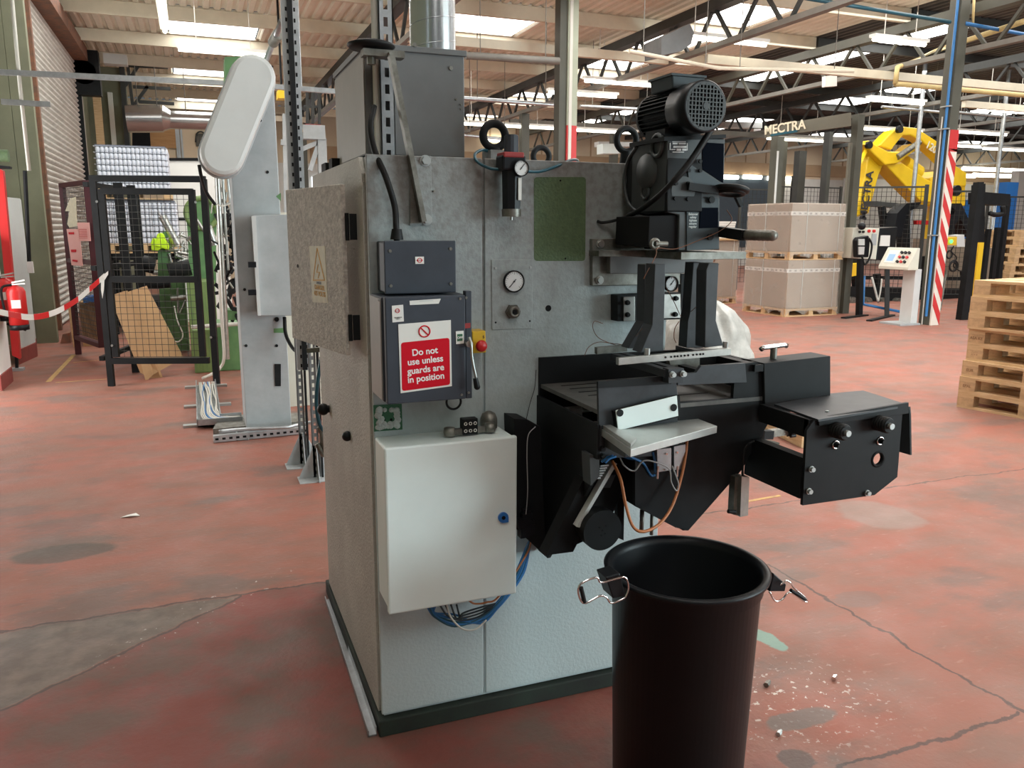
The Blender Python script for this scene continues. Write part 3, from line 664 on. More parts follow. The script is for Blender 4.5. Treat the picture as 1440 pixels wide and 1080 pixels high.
MB().cyl((a.x+.002, ry, zb_-.022), (a.x+.002, ry, zb_-.032), .004).build('drain_valve', 'steel', reg)
MB().bar((a.x, ry, b_.z+.03), (a.x, F, b_.z+.03), .05, .03).build('mounting_bracket', 'black_steel', reg)
c = PY(732.5, 236.5, ry-.034); gauge(c+V((0, .012, 0)), .0225, reg, 'gauge_case', depth=.018); dial(c-V((0, .002, 0)), .021, reg, .9)
hs = MB(); hs.tube(curve([PY(708, 238, ry), PY(690, 237, F-.03), PY(672, 228, F-.02), PY(668, 217, F+.02), PY(678, 211, F+.06), PY(690, 214, F+.1)], 8), .0045); hs.tube(curve([PY(738, 241, ry), PY(760, 241, F-.03), PY(782, 234, F-.01), PY(800, 226, F+.03), PY(811, 225, F+.06), PY(813, 232, F+.12)], 8), .0045)
hs.build('air_hoses', 'teal_hose', mc)
# --- lifting eyes
def eye(px, py, Y, r=.036, rr=.0115):
    c = PY(px, py, Y); e = MB(); e.torus(c, r, rr, (0, 1, 0), 28, 12); e.cyl((c.x, Y, c.z-r), (c.x, Y, BZ-.004), .018, .022); e.build('lifting_eye', 'black_steel', mc)
eye(695, 191, F+.09, .036, .0125); eye(881, 197, F+.09, .036, .0105); eye(761, 220, F+.9, .036, .012)
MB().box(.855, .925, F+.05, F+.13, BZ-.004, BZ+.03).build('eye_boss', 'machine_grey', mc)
# --- fume box on top
bx = MB(); bx.box(.50, .805, 2.483, 3.0, BZ+.012, 2.112); fb = bx.build('fume_box', 'box_grey', mc, bevel=.003)
MB().box(.497, .4995, 2.49, 2.995, BZ+.015, 2.10).build('box_side_lit', 'box_side_lit', fb)  # thin skin on the left face, side light painted as a paler grey
MB().box(.493, .811, 2.475, 3.008, 2.108, 2.125).build('box_lid', 'box_grey', fb, bevel=.002)
MB().box(.51, .80, 2.495, 2.99, BZ-.004, BZ+.012).build('box_seal', 'black_soft', fb)
sc = MB()
for px, py in ((583, 63), (634, 96), (641, 140), (648, 147), (648, 153)): c = PY(px, py, 2.475 if py < 70 else 2.483); sc.cyl(c, c-V((0, .004, 0)), .006 if py < 100 else .003, n=12)
sc.build('screws', 'steel_dirty', fb)
dct = MB(); dc = V((.792, 2.74, 0)); dct.cyl((.705+.075, 2.74, 2.125), (.705+.075, 2.74, 5.35), .075, n=40, caps=False)
sx_ = []
for i in range(int((5.3-2.125)/.075*20)):
    a_ = 2*pi*i/20; sx_.append((.78+.0755*cos(a_), 2.74+.0755*sin(a_), 2.13+.075*i/20))
dct.tube(sx_, .0016, 4)
tag(dct.build('spiral_duct', 'duct_metal'), 'galvanised spiral extraction duct rising from the machine top box', 'duct')
# --- slotted strut with disc
sy = 2.445
def slotted(x, y, w_, z0, z1, pitch=.05, name='slotted_strut', m='galvanised', face='Y', parent=None, slot=(.022, .010)):
    o = MB(); nn = int((z1-z0)/pitch); t_ = .003
    W_ = w_/2; sw = slot[1]/2; sh_ = slot[0]/2
    def put(a0, a1, b0, b1):      # piece of the slotted web
        if face == 'Y': o.box(x+a0, x+a1, y, y+t_, b0, b1)
        else: o.box(x, x+t_, y+a0, y+a1, b0, b1)
    put(-W_, -sw, z0, z1); put(sw, W_, z0, z1)
    for k in range(nn+1):
        zc = z0+k*pitch; put(-sw, sw, max(z0, zc-pitch/2+sh_*.0), min(z1, zc+pitch/2-2*sh_)) if zc-pitch/2 < z1 else None
    if face == 'Y': o.box(x-W_, x-W_+t_, y, y+.035, z0, z1); o.box(x+W_-t_, x+W_, y, y+.035, z0, z1)
    else: o.box(x, x+.035, y-W_, y-W_+t_, z0, z1); o.box(x, x+.035, y+W_-t_, y+W_, z0, z1)
    return o.build(name, m, parent)
st = slotted(.557, sy, .042, BZ, 4.9, .046, 'slotted_strut', parent=mc, slot=(.026, .013))
MB().cyl((.528, sy+.02, BZ), (.528, sy+.02, 4.8), .009).build('white_conduit', 'white_cable', mc)
c = PY(522, 66, 2.37); MB().lathe(c, [(.0001, -.006), (.058, -.006), (.066, 0), (.066, .006), (.05, .012), (.0001, .012)], (0, 0, 1), 36).build('disc_foot', 'black_rubber', mc)
bk = MB(); bk.box(c.x-.03, c.x+.085, 2.33, 2.375, c.z-.03, c.z-.012); bk.cyl((c.x-.005, 2.35, c.z-.03), (c.x-.005, 2.35, c.z-.05), .013, n=6, smooth=False); bk.build('disc_bracket', 'steel_dirty', mc)
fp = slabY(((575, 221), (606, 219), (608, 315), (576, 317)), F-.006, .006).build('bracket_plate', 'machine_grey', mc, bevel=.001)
bl_ = MB()
for px, py in ((598, 226), (600, 309)): bl_.hexbolt(PY(px, py, F-.006), (0, -1, 0), .012, .009)
bl_.build('hex_bolts', 'zinc', fp)
lvr = MB(); A_, B_ = PY(549, 74, 2.32), PY(595, 312, 2.305)
lvr.bar(A_, B_, .014, .030, upv=(0, 1, 0)); lvr.prism([PY(577, 222, 2.32), PY(583, 222, 2.32), PY(596, 314, 2.32), PY(577, 314, 2.32)], (0, .012, 0))
lvr.build('support_arm', 'steel_dirty', mc)
c = PY(609, 269, F); MB().cyl(c, c-V((0, .012, 0)), .003).build('pin', 'steel_dirty', mc)

# --- slide bracket, head and motor on the right of the front
def bolt_ring(mb, c, ax, r=.010): c = V(c); a_ = V(ax); mb.cyl(c, c+a_*.003, r*1.4, n=20); mb.cyl(c+a_*.003, c+a_*.011, r, n=20); 
hx = MB(); hx.prism(PYs(((833, 336), (960, 334), (960, 400), (833, 402)), F-.02), (0, .02, 0)); sb = hx.build('slide_bracket', 'steel_dirty', mc, bevel=.002)
hx = MB(); hx.prism(PYs(((858, 360), (1003, 356), (1003, 384), (858, 385)), F-.045), (0, .03, 0)); hx.build('slide_block', 'box_grey', sb, bevel=.002)
a_, b__ = PY(834, 352, F-.03), PY(1011, 346, 2.06)
lg = MB(); lg.box(a_.x, 1.335, F-.07, F, a_.z-.018, a_.z); lg.box(1.33, 1.56, 2.06, F, a_.z-.022, a_.z); lg.build('slide_ledge', 'steel_dirty', sb, bevel=.001)
sc = MB()
for px, py in ((844, 343), (843, 394), (904, 343)): bolt_ring(sc, PY(px, py, F-.02), (0, -1, 0))
sc.build('cap_bolts', 'steel', sb)
HY = 2.08; HX0 = 1.282
hd = slabY(((938.7, 193), (1020, 195), (1018, 256), (1012, 268), (1012, 351), (953.7, 352.5), (955, 302.5), (935, 297.5)), HY, .20).build('press_head', 'head_grey', mc, bevel=.003)
slabY(((988, 200), (1018, 202), (1017, 257), (988, 238)), HY-.002, .002).build('dark_window', 'window_dark', hd)
slabY(((967, 238), (972, 232), (1012, 257), (1006, 270), (970, 263)), HY-.006, .005).build('cam_plate', 'head_blue', hd)
c = PY(959, 268, HY); o = MB(); o.cyl(c, c-V((0, .008, 0)), .040, n=36); o.build('round_cover', 'head_grey', hd)
sc = MB()
for px, py in ((950, 258), (967, 258), (949, 279), (967, 280), (968, 240), (984, 240), (984, 227), (1000, 281), (998, 333)): q = PY(px, py, HY-.008); sc.cyl(q, q-V((0, .006, 0)), .0055 if px < 990 else .010, n=14)
sc.build('cap_screws', 'black_steel', hd)
o = slabY(((969, 280), (1010, 278), (1010, 350), (966, 352), (966, 285)), HY-.004, .004).build('front_cover', 'head_blue', hd)
slabY(((985, 292), (1010, 292), (1010, 320), (984, 321)), HY-.007, .004).build('inspection_window', 'window_dark', hd)
text('cover_lettering', 'Balancer\nsafety\ntighten\nsecure\nregular', .0095, face_mtx(PY(974.5, 310, HY-.0065), (1, 0, 0), (0, 0, 1)), 'board_grey', hd, .0003)
np_ = slabY(((942, 199), (967, 198), (967, 214), (943, 215)), HY-.0015, .0015).build('name_plate', 'text_dark', hd)
o = MB(); Yq = HY-.003
for x0, y0, x1, y1 in ((945.5, 199, 964.5, 200), (946, 200.8, 953, 203), (954.5, 201, 964.5, 203), (947, 205, 965.5, 208), (944, 209.6, 950, 210.8), (951.5, 209, 958, 212), (959.5, 209, 965.5, 212), (946, 213.2, 962, 214.4), (942, 201, 943, 211), (966, 201, 967, 211.5)):
    o.prism(PYs(((x0, y0), (x1, y0), (x1, y1), (x0, y1)), Yq), (0, .0008, 0))
o.build('plate_print', 'text_white', hd)
# dark left housing of the head: a cast gearbox with curved guard
hp = [PX(*p, HX0) for p in ((938, 191), (938, 297), (911, 303), (896, 300), (884, 285), (880, 262), (881, 230), (893, 205), (905, 196))]
hs_ = MB().prism(hp, (.12, 0, 0)).build('gear_housing', 'black_steel', mc, bevel=.003)
o = MB()
c = PX(911, 241, HX0); o.lathe(c, [(.0001, -.012), (.048, -.012), (.054, 0)], (1, 0, 0), 30); o.build('bearing_cover', 'head_grey', hs_)
o = MB(); c = PX(909, 270, HX0); o.torus(c-V((.004, 0, 0)), .020, .005, (1, 0, 0)); o.cyl(c, c-V((.006, 0, 0)), .012); o.build('sight_glass', 'head_grey', hs_)
o = MB(); c = PX(926, 205, HX0); o.torus(c-V((.004, 0, 0)), .030, .007, (1, 0, 0)); o.build('cable_entry', 'head_grey', hs_)
MB().tube(curve([PX(*p, HX0-.002) for p in ((896, 206), (884, 224), (879, 245), (879, 265), (884, 286), (897, 300))], 6), .0055).build('guard_rim', 'head_grey', mc)
gb = MB().prism(PYs(((934, 192), (1021, 189), (1021, 194), (934, 198)), HY-.006), (0, .20, 0)); gb.build('top_plate', 'black_steel', mc)
MB().prism(PYs(((913, 304), (953, 302), (953, 350), (911, 346)), HY+.01), (0, .2, 0)).build('gland_box', 'black_soft', mc, bevel=.002)
o = MB(); c = PY(921, 343, HY-.02); o.torus(c, .012, .006, (0, 1, 0)); o.cyl(c, c+V((.04, .0, .0)), .008); o.build('pipe_elbow', 'steel_dirty', mc)
# motor: axis across the front, fan cowl towards the aisle
mcn = PY(993, 149, 1.985); ax = V((0, 1, 0))
mb_ = MB(); mb_.cyl(mcn+ax*.10, mcn+ax*.27, .056, n=36)
for k in range(32):
    a_ = 2*pi*k/32; d_ = V((cos(a_), 0, sin(a_))); mb_.bar(mcn+ax*.10+d_*.060, mcn+ax*.26+d_*.060, .003, .012, upv=d_)
mb_.lathe(mcn+ax*.26, [(.066, 0), (.066, .012), (.03, .03), (.0001, .03)], ax, 32)
mo_ = mb_.build('motor', 'black_steel', mc)
cw = MB(); cw.lathe(mcn, [(.064, .002), (.064, .0), (.070, .006), (.070, .10), (.060, .10)], ax, 40); cw.build('fan_cowl', 'black_plastic', mo_)
gr = MB(); 
for k in range(-5, 6):
    o_ = k*.0112; h_ = math.sqrt(max(0, .060**2-o_**2)); gr.bar(mcn+V((o_, .001, -h_)), mcn+V((o_, .001, h_)), .0042, .003); gr.bar(mcn+V((-h_, .001, o_)), mcn+V((h_, .001, o_)), .0042, .003)
gr.lathe(mcn, [(.058, 0), (.064, 0)], ax, 40); gr.cyl(mcn-ax*.002, mcn+ax*.002, .010)
gr.build('fan_grille', 'head_grey', mo_); MB().cyl(mcn+ax*.012, mcn+ax*.014, .060, n=32).build('fan', 'black_soft', mo_)
t0 = mcn+ax*.16
tb = MB(); tb.prism([t0+V((-.055, -.075, .055)), t0+V((.045, -.075, .055)), t0+V((.050, -.075, .092)), t0+V((-.060, -.075, .092))], (0, .12, 0)); tb.build('terminal_box', 'head_blue', mo_, bevel=.004)
MB().box(t0.x-.063, t0.x+.053, t0.y-.078, t0.y+.05, t0.z+.090, t0.z+.096).build('terminal_lid', 'head_blue', mo_)
ft = MB(); ft.box(t0.x-.06, t0.x+.06, t0.y-.05, t0.y+.06, t0.z-.08, t0.z-.05); ft.build('motor_foot', 'black_steel', mo_)
MB().tube(curve([PY(1001, 180, HY-.03), PY(990, 198, HY-.04), PY(968, 231, HY-.045), PY(945, 257, HY-.03), PY(922, 279, HY+.02), PY(895, 298, HY+.12), PY(868, 309, F-.04), PY(848, 313, F-.015), PY(840, 311, F-.002)], 8), [.0095]*24+[.0075]*20+[.005]*21).build('motor_cable', 'black_rubber', mc)
# lever and belt wheel right of the head
lev = MB(); a_ = PY(1010, 325, HY+.02); b__ = PY(1048, 331, 1.98)
lev.bar(a_, b__, .030, .03); lev.build('lever_arm', 'black_steel', mc)
gp_ = [PY(1047+i*3.0, 330.5+i*.07, 1.98-.006*i) for i in range(16)]
MB().tube(gp_, [.010, .016, .014, .016, .0145, .016, .0145, .016, .0145, .016, .0145, .016, .0145, .016, .014, .010], 16).build('lever_grip', 'steel_dirty', mc)
wh = MB(); c = PY(1028, 267, 2.06); wh.torus(c, .046, .008, (.15, .1, 1)); wh.torus(c+V((0, 0, -.007)), .036, .008, (.15, .1, 1)); wh.bar(PY(968, 262, HY-.02), PY(1010, 268, HY-.02), .010, .022); wh.build('belt_wheel', 'black_rubber', mc)
MB().bar(c+V((.03, .02, -.01)), PY(1042, 290, 2.08), .012, .012).build('wheel_bracket', 'black_steel', mc)
MB().tube(curve([PY(905, 392, 2.0), PY(922, 360, 2.02), PY(925, 349, 2.04), PY(950, 350, HY-.015), PY(985, 337, HY-.02), PY(1012, 325, HY-.03), PY(1029, 310, HY-.03), PY(1022, 295, HY-.01)], 8), .0014, 6).build('thin_wire', 'rust', mc)

# --- block with white plates, second gauge
bk = slabY(((868, 415), (957, 411), (958, 449), (868, 452)), F-.045, .045).build('valve_block', 'black_steel', mc, bevel=.002)
slabY(((877, 417.5), (893, 417), (893, 451), (877, 452)), F-.050, .005).build('face_plate', 'steel', bk, bevel=.001)
slabY(((925, 414), (957, 413.5), (957.5, 447), (925, 448)), F-.050, .005).build('face_plate', 'steel', bk, bevel=.001)
sc = MB()
for px, py in ((882, 425.5), (882, 442.5), (950, 419.5), (949, 442)): bolt_ring(sc, PY(px, py, F-.05), (0, -1, 0), .006)
sc.build('cap_bolts', 'black_steel', bk)
c = PY(944, 399, F-.04); gg = gauge(c+V((0, .015, 0)), .024, mc, 'gauge', depth=.02); dial(c, .022, gg, .9)
# --- four upright guide rails
def rail(name, pts, Y, t_): return slabY(pts, Y, t_).build(name, 'black_steel_worn', mc, bevel=.002)
rail('guide_rail', ((921, 371), (936, 371.5), (933, 494), (901, 496), (917, 457)), 1.98, .05)
rail('guide_rail', ((907, 372), (918, 372), (914, 452), (897, 490), (883, 490), (905, 452)), 2.10, .045)
rail('guide_rail', ((997, 370), (1011, 370), (1007, 451), (1017.5, 486), (991, 489), (993, 380)), 1.98, .05)
rail('guide_rail', ((975, 369), (990, 369), (989, 489), (965, 489), (967, 452), (970, 440)), 2.10, .045)
MB().cyl(PY(966, 385, 2.16), PY(966, 448, 2.16), .0055).build('guide_rod', 'chrome', mc)
MB().prism(PYs(((958, 385), (966, 385), (966, 450), (958, 448)), 2.31), (0, .02, 0)).build('rear_post', 'black_steel', mc)
pb_ = MB(); A_, B_ = PY(868, 508, 1.94), PY(1026, 494, 1.94); pb_.bar(A_, B_, .016, .020); bar_ = pb_.build('pitch_bar', 'steel', mc, bevel=.001)
hl = MB()
for px in (936, 944, 949, 953, 958, 963, 968, 975, 980, 985, 989): q = PY(px, 502.5-(px-936)*.089, 1.931); hl.cyl(q+V((0, .001, 0)), q-V((0, .0006, 0)), .0030, n=12)
hl.build('bar_holes', 'black_soft', bar_)
sc = MB()
for px, py in ((910, 496), (1020, 486)): q = PY(px, py, 1.94); sc.cyl(q-V((0, 0, .006)), q+V((0, 0, .012)), .008, n=6, smooth=False)
sc.build('bar_bolts', 'zinc', bar_)
q0, q1 = PY(838, 493, 2.2), PY(880, 489, 2.2); MB().bar(q0, q1, .018, .02).build('rear_bar', 'steel_dirty', mc)

# --- feed table and hopper in front
TY = 1.91
tp = MB(); tz = 1.112
tp.box(1.0, 1.57, TY+.01, F-.001, tz-.012, tz); tt = tp.build('table_top', 'table_grey', mc); MB().box(1.555, 1.57, TY+.03, F, .98, 1.205).build('side_plate', 'black_steel', mc)
gv = MB()
for k, (xa, xb) in enumerate(((1.06, 1.24),)*4):
    y = 2.27-.055*k; gv.box(1.05+.004*k, 1.22, y, y+.008, tz, tz+.0008)
gv.box(1.25, 1.42, 2.02, 2.026, tz, tz+.0008); gv.build('table_slots', 'black_soft', tt)
MB().box(.996, 1.56, F-.012, F, .975, 1.197).build('back_plate', 'black_steel', mc)
MB().box(.992, 1.0, TY, F, .977, 1.075).build('side_skirt', 'black_steel', mc)
slabY(((841, 537), (950, 528), (953, 556), (953, 640), (843, 645)), TY, .010).build('front_plate', 'black_steel_worn', mc, bevel=.001)
slabY(((841, 537), (944, 528.5), (944, 540), (841, 546)), TY-.006, .006).build('top_strip', 'black_steel', mc)
vb = MB(); q = PY(800, 577, 2.15); vb.box(q.x-.02, q.x+.03, 2.12, 2.15, q.z-.015, q.z+.012); vb.cyl((q.x+.03, 2.135, q.z), (q.x+.08, 2.135, q.z), .006); vb.build('air_valve', 'steel', mc)
# tilted white plate and aluminium shelf
ph = [PY(*p, TY-.018) for p in ((865, 577), (951, 556), (953, 584.5), (868.5, 605))]
pw = MB().prism(ph, (0, -.004, 0)).build('white_plate', 'white_paint', mc, bevel=.001)
MB().prism([PY(*p, TY) for p in ((860, 577), (951, 555), (953, 584), (864, 605))], (0, -.018, 0)).build('plate_backing', 'black_steel', mc)
sc = MB()
for px, py in ((871.5, 580.5), (947, 573)): q = PY(px, py, TY-.022); sc.cyl(q, q-V((0, .003, 0)), .010, n=20)
sc.build('plate_screws', 'black_steel', pw)
zs = 1.062
sh_ = [V((.972, 1.690, zs)), V((1.305, 1.808, zs)), V((1.308, 1.935, zs)), V((1.30, 1.945, zs)), V((.992, 1.915, zs))]
sh_ = [G(887, 632, zs), G(1008.5, 599, zs), G(968, 583.5, zs), G(868, 590, zs), G(843, 601, zs)]
sf = MB().prism(sh_, (0, 0, -.020)).build('aluminium_shelf', 'aluminium', mc, bevel=.001)
lip = [G(842, 599, zs), G(849, 597, zs), G(895, 621, zs), G(887, 630, zs)]
MB().prism([p+V((0, 0, .001)) for p in lip], (0, 0, .009)).build('shelf_lip', 'aluminium', sf, bevel=.001)
MB().prism([G(848, 612, zs-.021), G(880, 628, zs-.021), G(880, 600, zs-.021), G(850, 596, zs-.021)], (0, 0, -.03)).build('shelf_bracket', 'head_grey', sf)
sc = MB()
for px, py in ((846.5, 631), (847, 641)): q = PY(px, py, TY-.001); bolt_ring(sc, q, (0, -1, 0), .006)
sc.build('side_bolts', 'black_steel', mc)
# arm with two bolts
q0 = PY(912, 510, 2.12); q1 = PY(950, 524, 1.885)
aa = MB(); aa.box(q1.x-.035, q1.x-.012, 1.885, 2.2, q1.z-.012, q1.z+.01); aa.box(q1.x-.002, q1.x+.022, 1.885, 2.2, q1.z-.012, q1.z+.01); aa.prism(PYs(((940, 519), (962, 518), (962, 538), (940, 539.5)), 1.872), (0, .03, 0)); ar = aa.build('clamp_arm', 'black_steel_worn', mc, bevel=.001)
sc = MB()
for px, py in ((945, 526.5), (960, 525.5)): q = PY(px, py, 1.872); sc.cyl(q, q-V((0, .003, 0)), .009, n=18); sc.cyl(q-V((0, .003, 0)), q-V((0, .012, 0)), .0065, n=18)
sc.build('cap_bolts', 'zinc', ar)
# right part of the table frame
slabY(((962, 526), (979, 524), (986, 514.5), (1048, 510.5), (1050, 538), (953, 542), (953, 532)), TY, .012).build('window_frame', 'black_steel_worn', mc, bevel=.001)
fr_ = MB(); fr_.box(1.33, 1.53, 2.10, 2.12, tz+.05, 1.215); fr_.box(1.50, 1.53, TY, F, 1.19, 1.21); fr_.box(1.31, 1.335, TY+.012, 2.12, 1.19, 1.205); fr_.build('upper_frame', 'black_steel', mc)
slabY(((941, 506), (984, 503), (984, 518), (975, 524), (945, 524)), 2.02, .02).build('worn_block', 'steel_dirty', mc)
slabY(((953, 566), (1031, 560), (1034, 513), (1062, 509), (1080, 515), (1080, 596), (1042, 662), (968, 746), (950, 742), (893, 712), (893, 640), (953, 640)), TY+.012, .014).build('hopper_front', 'black_steel', mc, bevel=.001)
hb = MB(); hb.prism([PY(1080, 596, TY+.026), PY(1042, 662, TY+.026), PY(968, 746, TY+.026), PY(960, 746, TY+.026), PY(1036, 655, TY+.026), PY(1070, 590, TY+.026)], (0, .34, 0)); hb.build('hopper_side', 'black_steel', mc)
hb = MB(); hb.prism([PY(893, 640, TY+.026), PY(893, 712, TY+.026), PY(897, 714, TY+.026), PY(897, 640, TY+.026)], (0, .34, 0)); hb.build('hopper_side', 'black_soft', mc)
# black box and shelf on the right
bb = slabY(((1074, 511), (1168, 500.5), (1168, 560), (1076, 592)), TY-.0, .085).build('cover_box', 'black_steel', mc, bevel=.002)
MB().prism([PY(1048, 505, 1.995), PY(1076, 511, 1.995), PY(1078, 592, 1.995), PY(1048, 575, 1.995)], (0, .02, 0)).build('cover_back', 'black_steel', mc)
q = PY(1088, 494, 1.96); th_ = MB(); th_.cyl((q.x, 1.96, 1.20), (q.x, 1.96, q.z+.012), .010); th_.build('handle_stem', 'steel_dirty', mc)
MB().tube([(q.x-.055, 1.95, q.z+.010), (q.x-.045, 1.952, q.z+.014), (q.x+.045, 1.968, q.z+.016), (q.x+.055, 1.97, q.z+.012)], .0075, 10).build('tee_handle', 'chrome', mc)
zs2 = 1.098
cv = [G(1089, 568, zs2), G(1151, 590, zs2), V((1.865, 1.69, zs2+.012)), G(1214, 549, zs2+.006), G(1168, 553, zs2)]
cvo = MB().prism(cv, (0, 0, -.006)).build('shelf_cover', 'black_steel_worn', mc)
jn = MB(); jn.bar(G(1148, 563, zs2+.002), G(1200, 575, zs2+.002), .003, .002); jn.bar(G(1200, 575, zs2+.002), G(1270, 567, zs2+.008), .003, .002); jn.build('cover_joint', 'black_soft', cvo)
q = G(1163, 580, zs2+.001); MB().cyl(q, q+V((0, 0, .005)), .005).build('cover_screw', 'zinc', cvo)
PYY = 1.70
MB().prism(PYs(((1151.5, 588), (1278, 566), (1278, 581.5), (1152, 599)), PYY-.012), (0, .010, 0)).build('front_lip', 'black_steel', mc, bevel=.001)
slabX(((1278, 572), (1279, 582), (1280, 640), (1263, 635), (1262, 578)), 1.885, .006).build('side_flap', 'black_steel', mc)
fx = M(((1, 0, 0, 0), (0, 0, 1, PYY), (0, 1, 0, 0), (0, 0, 0, 1)))
ol = [(PY(x, y, PYY).x, PY(x, y, PYY).z) for x, y in ((1133, 605), (1143, 590), (1268, 568), (1260, 670), (1228, 695.5), (1127, 710))]
hc = PY(1233, 645, PYY)
plate('end_plate', ol, [(hc.x, hc.z, .018)], fx, .010, 'black_steel', mc)
ep = [o for o in col.objects if o.name == 'end_plate'][0]
bs = MB(); bs.lathe((hc.x, PYY-.005, hc.z), [(.017, .010), (.017, 0), (.024, -.002), (.024, .004)], (0, 1, 0), 28); bs.build('bushing', 'black_soft', ep)
sc = MB(); rl_ = MB(); wr = MB()
for px, py in ((1140.5, 659.5), (1137, 690.5), (1219, 693)): bolt_ring(sc, PY(px, py, PYY-.005), (0, -1, 0), .0065)
for px, py in ((1175.5, 625.5), (1238, 620)): q = PY(px, py, PYY-.006); wr.torus(q, .0105, .0025, (0, 1, 0)); rl_.cyl(q, q-V((0, .016, 0)), .007)
for px, py in ((1190, 609), (1251, 599)):
    q = PY(px, py, PYY-.05)
    for k in range(5): rl_.torus(q+V((0, .008+.009*k, 0)), .0175, .0055, (0, 1, 0))
    rl_.cyl(q, q+V((0, .05, 0)), .0185); sc.cyl(q, q-V((0, .010, 0)), .0085)
sc.build('cap_bolts', 'zinc', ep); rl_.build('spring_rollers', 'black_rubber', ep); wr.build('washers', 'chrome', ep)
MB().box(1.515, 1.545, PYY+.005, TY+.04, .868, .985).build('support_beam', 'black_steel', mc)
MB().box(1.525, 1.86, PYY+.005, PYY+.02, 1.05, 1.09).build('shelf_rail', 'black_steel', mc)
MB().box(1.525, 1.54, PYY, TY+.0, 1.04, 1.092).build('shelf_rail', 'black_steel', mc)
# hanging weight
wt = slabY(((1034, 671), (1043, 670), (1041, 726), (1031, 724)), 1.90, .028).build('hanging_weight', 'steel_dirty', mc, bevel=.001)
MB().prism(PYs(((1043, 670), (1054, 671), (1052, 725), (1041, 727)), 1.885), (0, .03, 0)).build('weight_face', 'steel', wt)
MB().cyl(PY(1034, 720, 1.885), PY(1024, 719, 1.885), .006).build('weight_pin', 'black_steel', wt)
MB().tube(curve([PY(1060, 620, 1.90), PY(1049, 628, 1.895), PY(1045, 645, 1.893), PY(1044, 671, 1.893)], 8), .0035).build('weight_cable', 'black_rubber', mc)
# --- left discharge chute, conveyor and pulley
slabX(((755.5, 597), (829, 641), (830, 683), (770, 785), (757, 774)), 1.0, .01).build('chute_side', 'black_steel', mc)
MB().prism([PY(723, 589, F-.09), PY(741, 590, F-.09), PY(760, 600, F-.09), PY(768, 783, F-.09), PY(727, 745, F-.09)], (0, .09, 0)).build('chute_end', 'black_steel', mc, bevel=.002)
MB().prism([PY(830, 655, 2.0), PY(862, 652, 2.0), PY(864, 662, 2.0), PY(806, 776, 2.0), PY(768, 781, 2.0)], (0, .05, 0)).build('chute_bottom', 'black_soft', mc)
MB().prism([PY(829, 640, 1.93), PY(843, 640, 1.93), PY(843, 670, 1.93), PY(831, 683, 1.93)], (0, .05, 0)).build('chute_corner', 'head_grey', mc)
cvb = MB(); cvb.prism(PYs(((863, 650), (868, 652), (815, 742), (811, 741)), 1.975), (0, .10, 0)); cvb.build('conveyor_edge', 'grey_light', mc)
MB().prism(PYs(((868, 652), (888, 655), (862, 722), (845, 750), (806, 768), (815, 742)), 1.99), (0, .10, 0)).build('conveyor_frame', 'black_soft', mc)
lb_ = MB()
for k in range(6): q = PY(850-k*.9, 655+k*3.4, 1.972); lb_.box(q.x-.012, q.x+.014-k*.003, 1.972, 1.975, q.z-.0022, q.z+.0022)
lb_.build('louvre_strips', 'grey_light', mc)
slabY(((856, 668), (866, 668), (858, 686), (849, 686)), 1.985, .004).build('frame_label', 'head_blue', mc)
c = PY(847.5, 746, 1.95); pl_ = MB(); pl_.cyl(c, c+V((0, .09, 0)), .060, n=44); pu = pl_.build('belt_pulley', 'black_rubber', mc)
sc = MB()
for dx_, dz_ in ((0, 0), (-.01, .01), (.01, .012), (-.004, -.014), (.008, -.01)): sc.cyl((c.x+dx_, c.y, c.z+dz_), (c.x+dx_, c.y-.001, c.z+dz_), .0025, n=10)
sc.build('hub_holes', 'black_soft', pu)
MB().prism(PYs(((869, 652), (879, 652), (877, 760), (868, 756)), 2.06), (0, .02, 0)).build('upright_post', 'black_steel', mc)
o = MB(); o.tube([PY(903, 717, 2.1), PY(902, 748, 2.1)], .007); o.tube([PY(917, 722, 2.1), PY(916, 752, 2.1)], .006); o.build('air_cylinders', 'steel_dirty', mc)
# connector block under the table
cn = slabY(((901, 642), (945, 638), (945, 668), (901, 673)), 1.955, .02).build('connector_block', 'red_dark', mc)
slabY(((924, 632), (944, 630), (944, 661), (925, 664)), 1.90, .03).build('metal_bracket', 'galvanised', cn)
slabY(((948, 628), (964, 625), (963, 655), (958, 660), (948, 661)), 1.90, .03).build('metal_bracket', 'galvanised', cn)
sc = MB()
for px, py in ((937, 638), (952, 636), (934, 660)): q = PY(px, py, 1.90); sc.cyl(q, q-V((0, .003, 0)), .0035, n=10)
sc.cyl(PY(925.5, 655, 1.89), PY(924.5, 673, 1.89), .003); sc.cyl(PY(953, 655, 1.89), PY(952, 670, 1.89), .003)
sc.build('bracket_screws', 'chrome', cn)
MB().tube(curve([PY(861, 648, 1.95), PY(873, 675, 1.90), PY(880, 710, 1.87), PY(890, 740, 1.85), PY(905, 747.5, 1.84), PY(927, 737, 1.85), PY(945, 712, 1.87), PY(957, 675, 1.89), PY(964, 640, 1.90), PY(966, 620, 1.91)], 8), .0045).build('orange_cable', 'orange_cable', mc)
MB().tube(curve([PY(870, 640, 1.93), PY(878, 655, 1.90), PY(892, 662, 1.89), PY(905, 648, 1.88), PY(925, 651, 1.87), PY(941, 660, 1.87), PY(944, 678, 1.87), PY(951, 690, 1.87), PY(954, 680, 1.87), PY(945, 655, 1.87)], 8), .0022).build('grey_cable', 'grey_cable', mc)
o = MB()
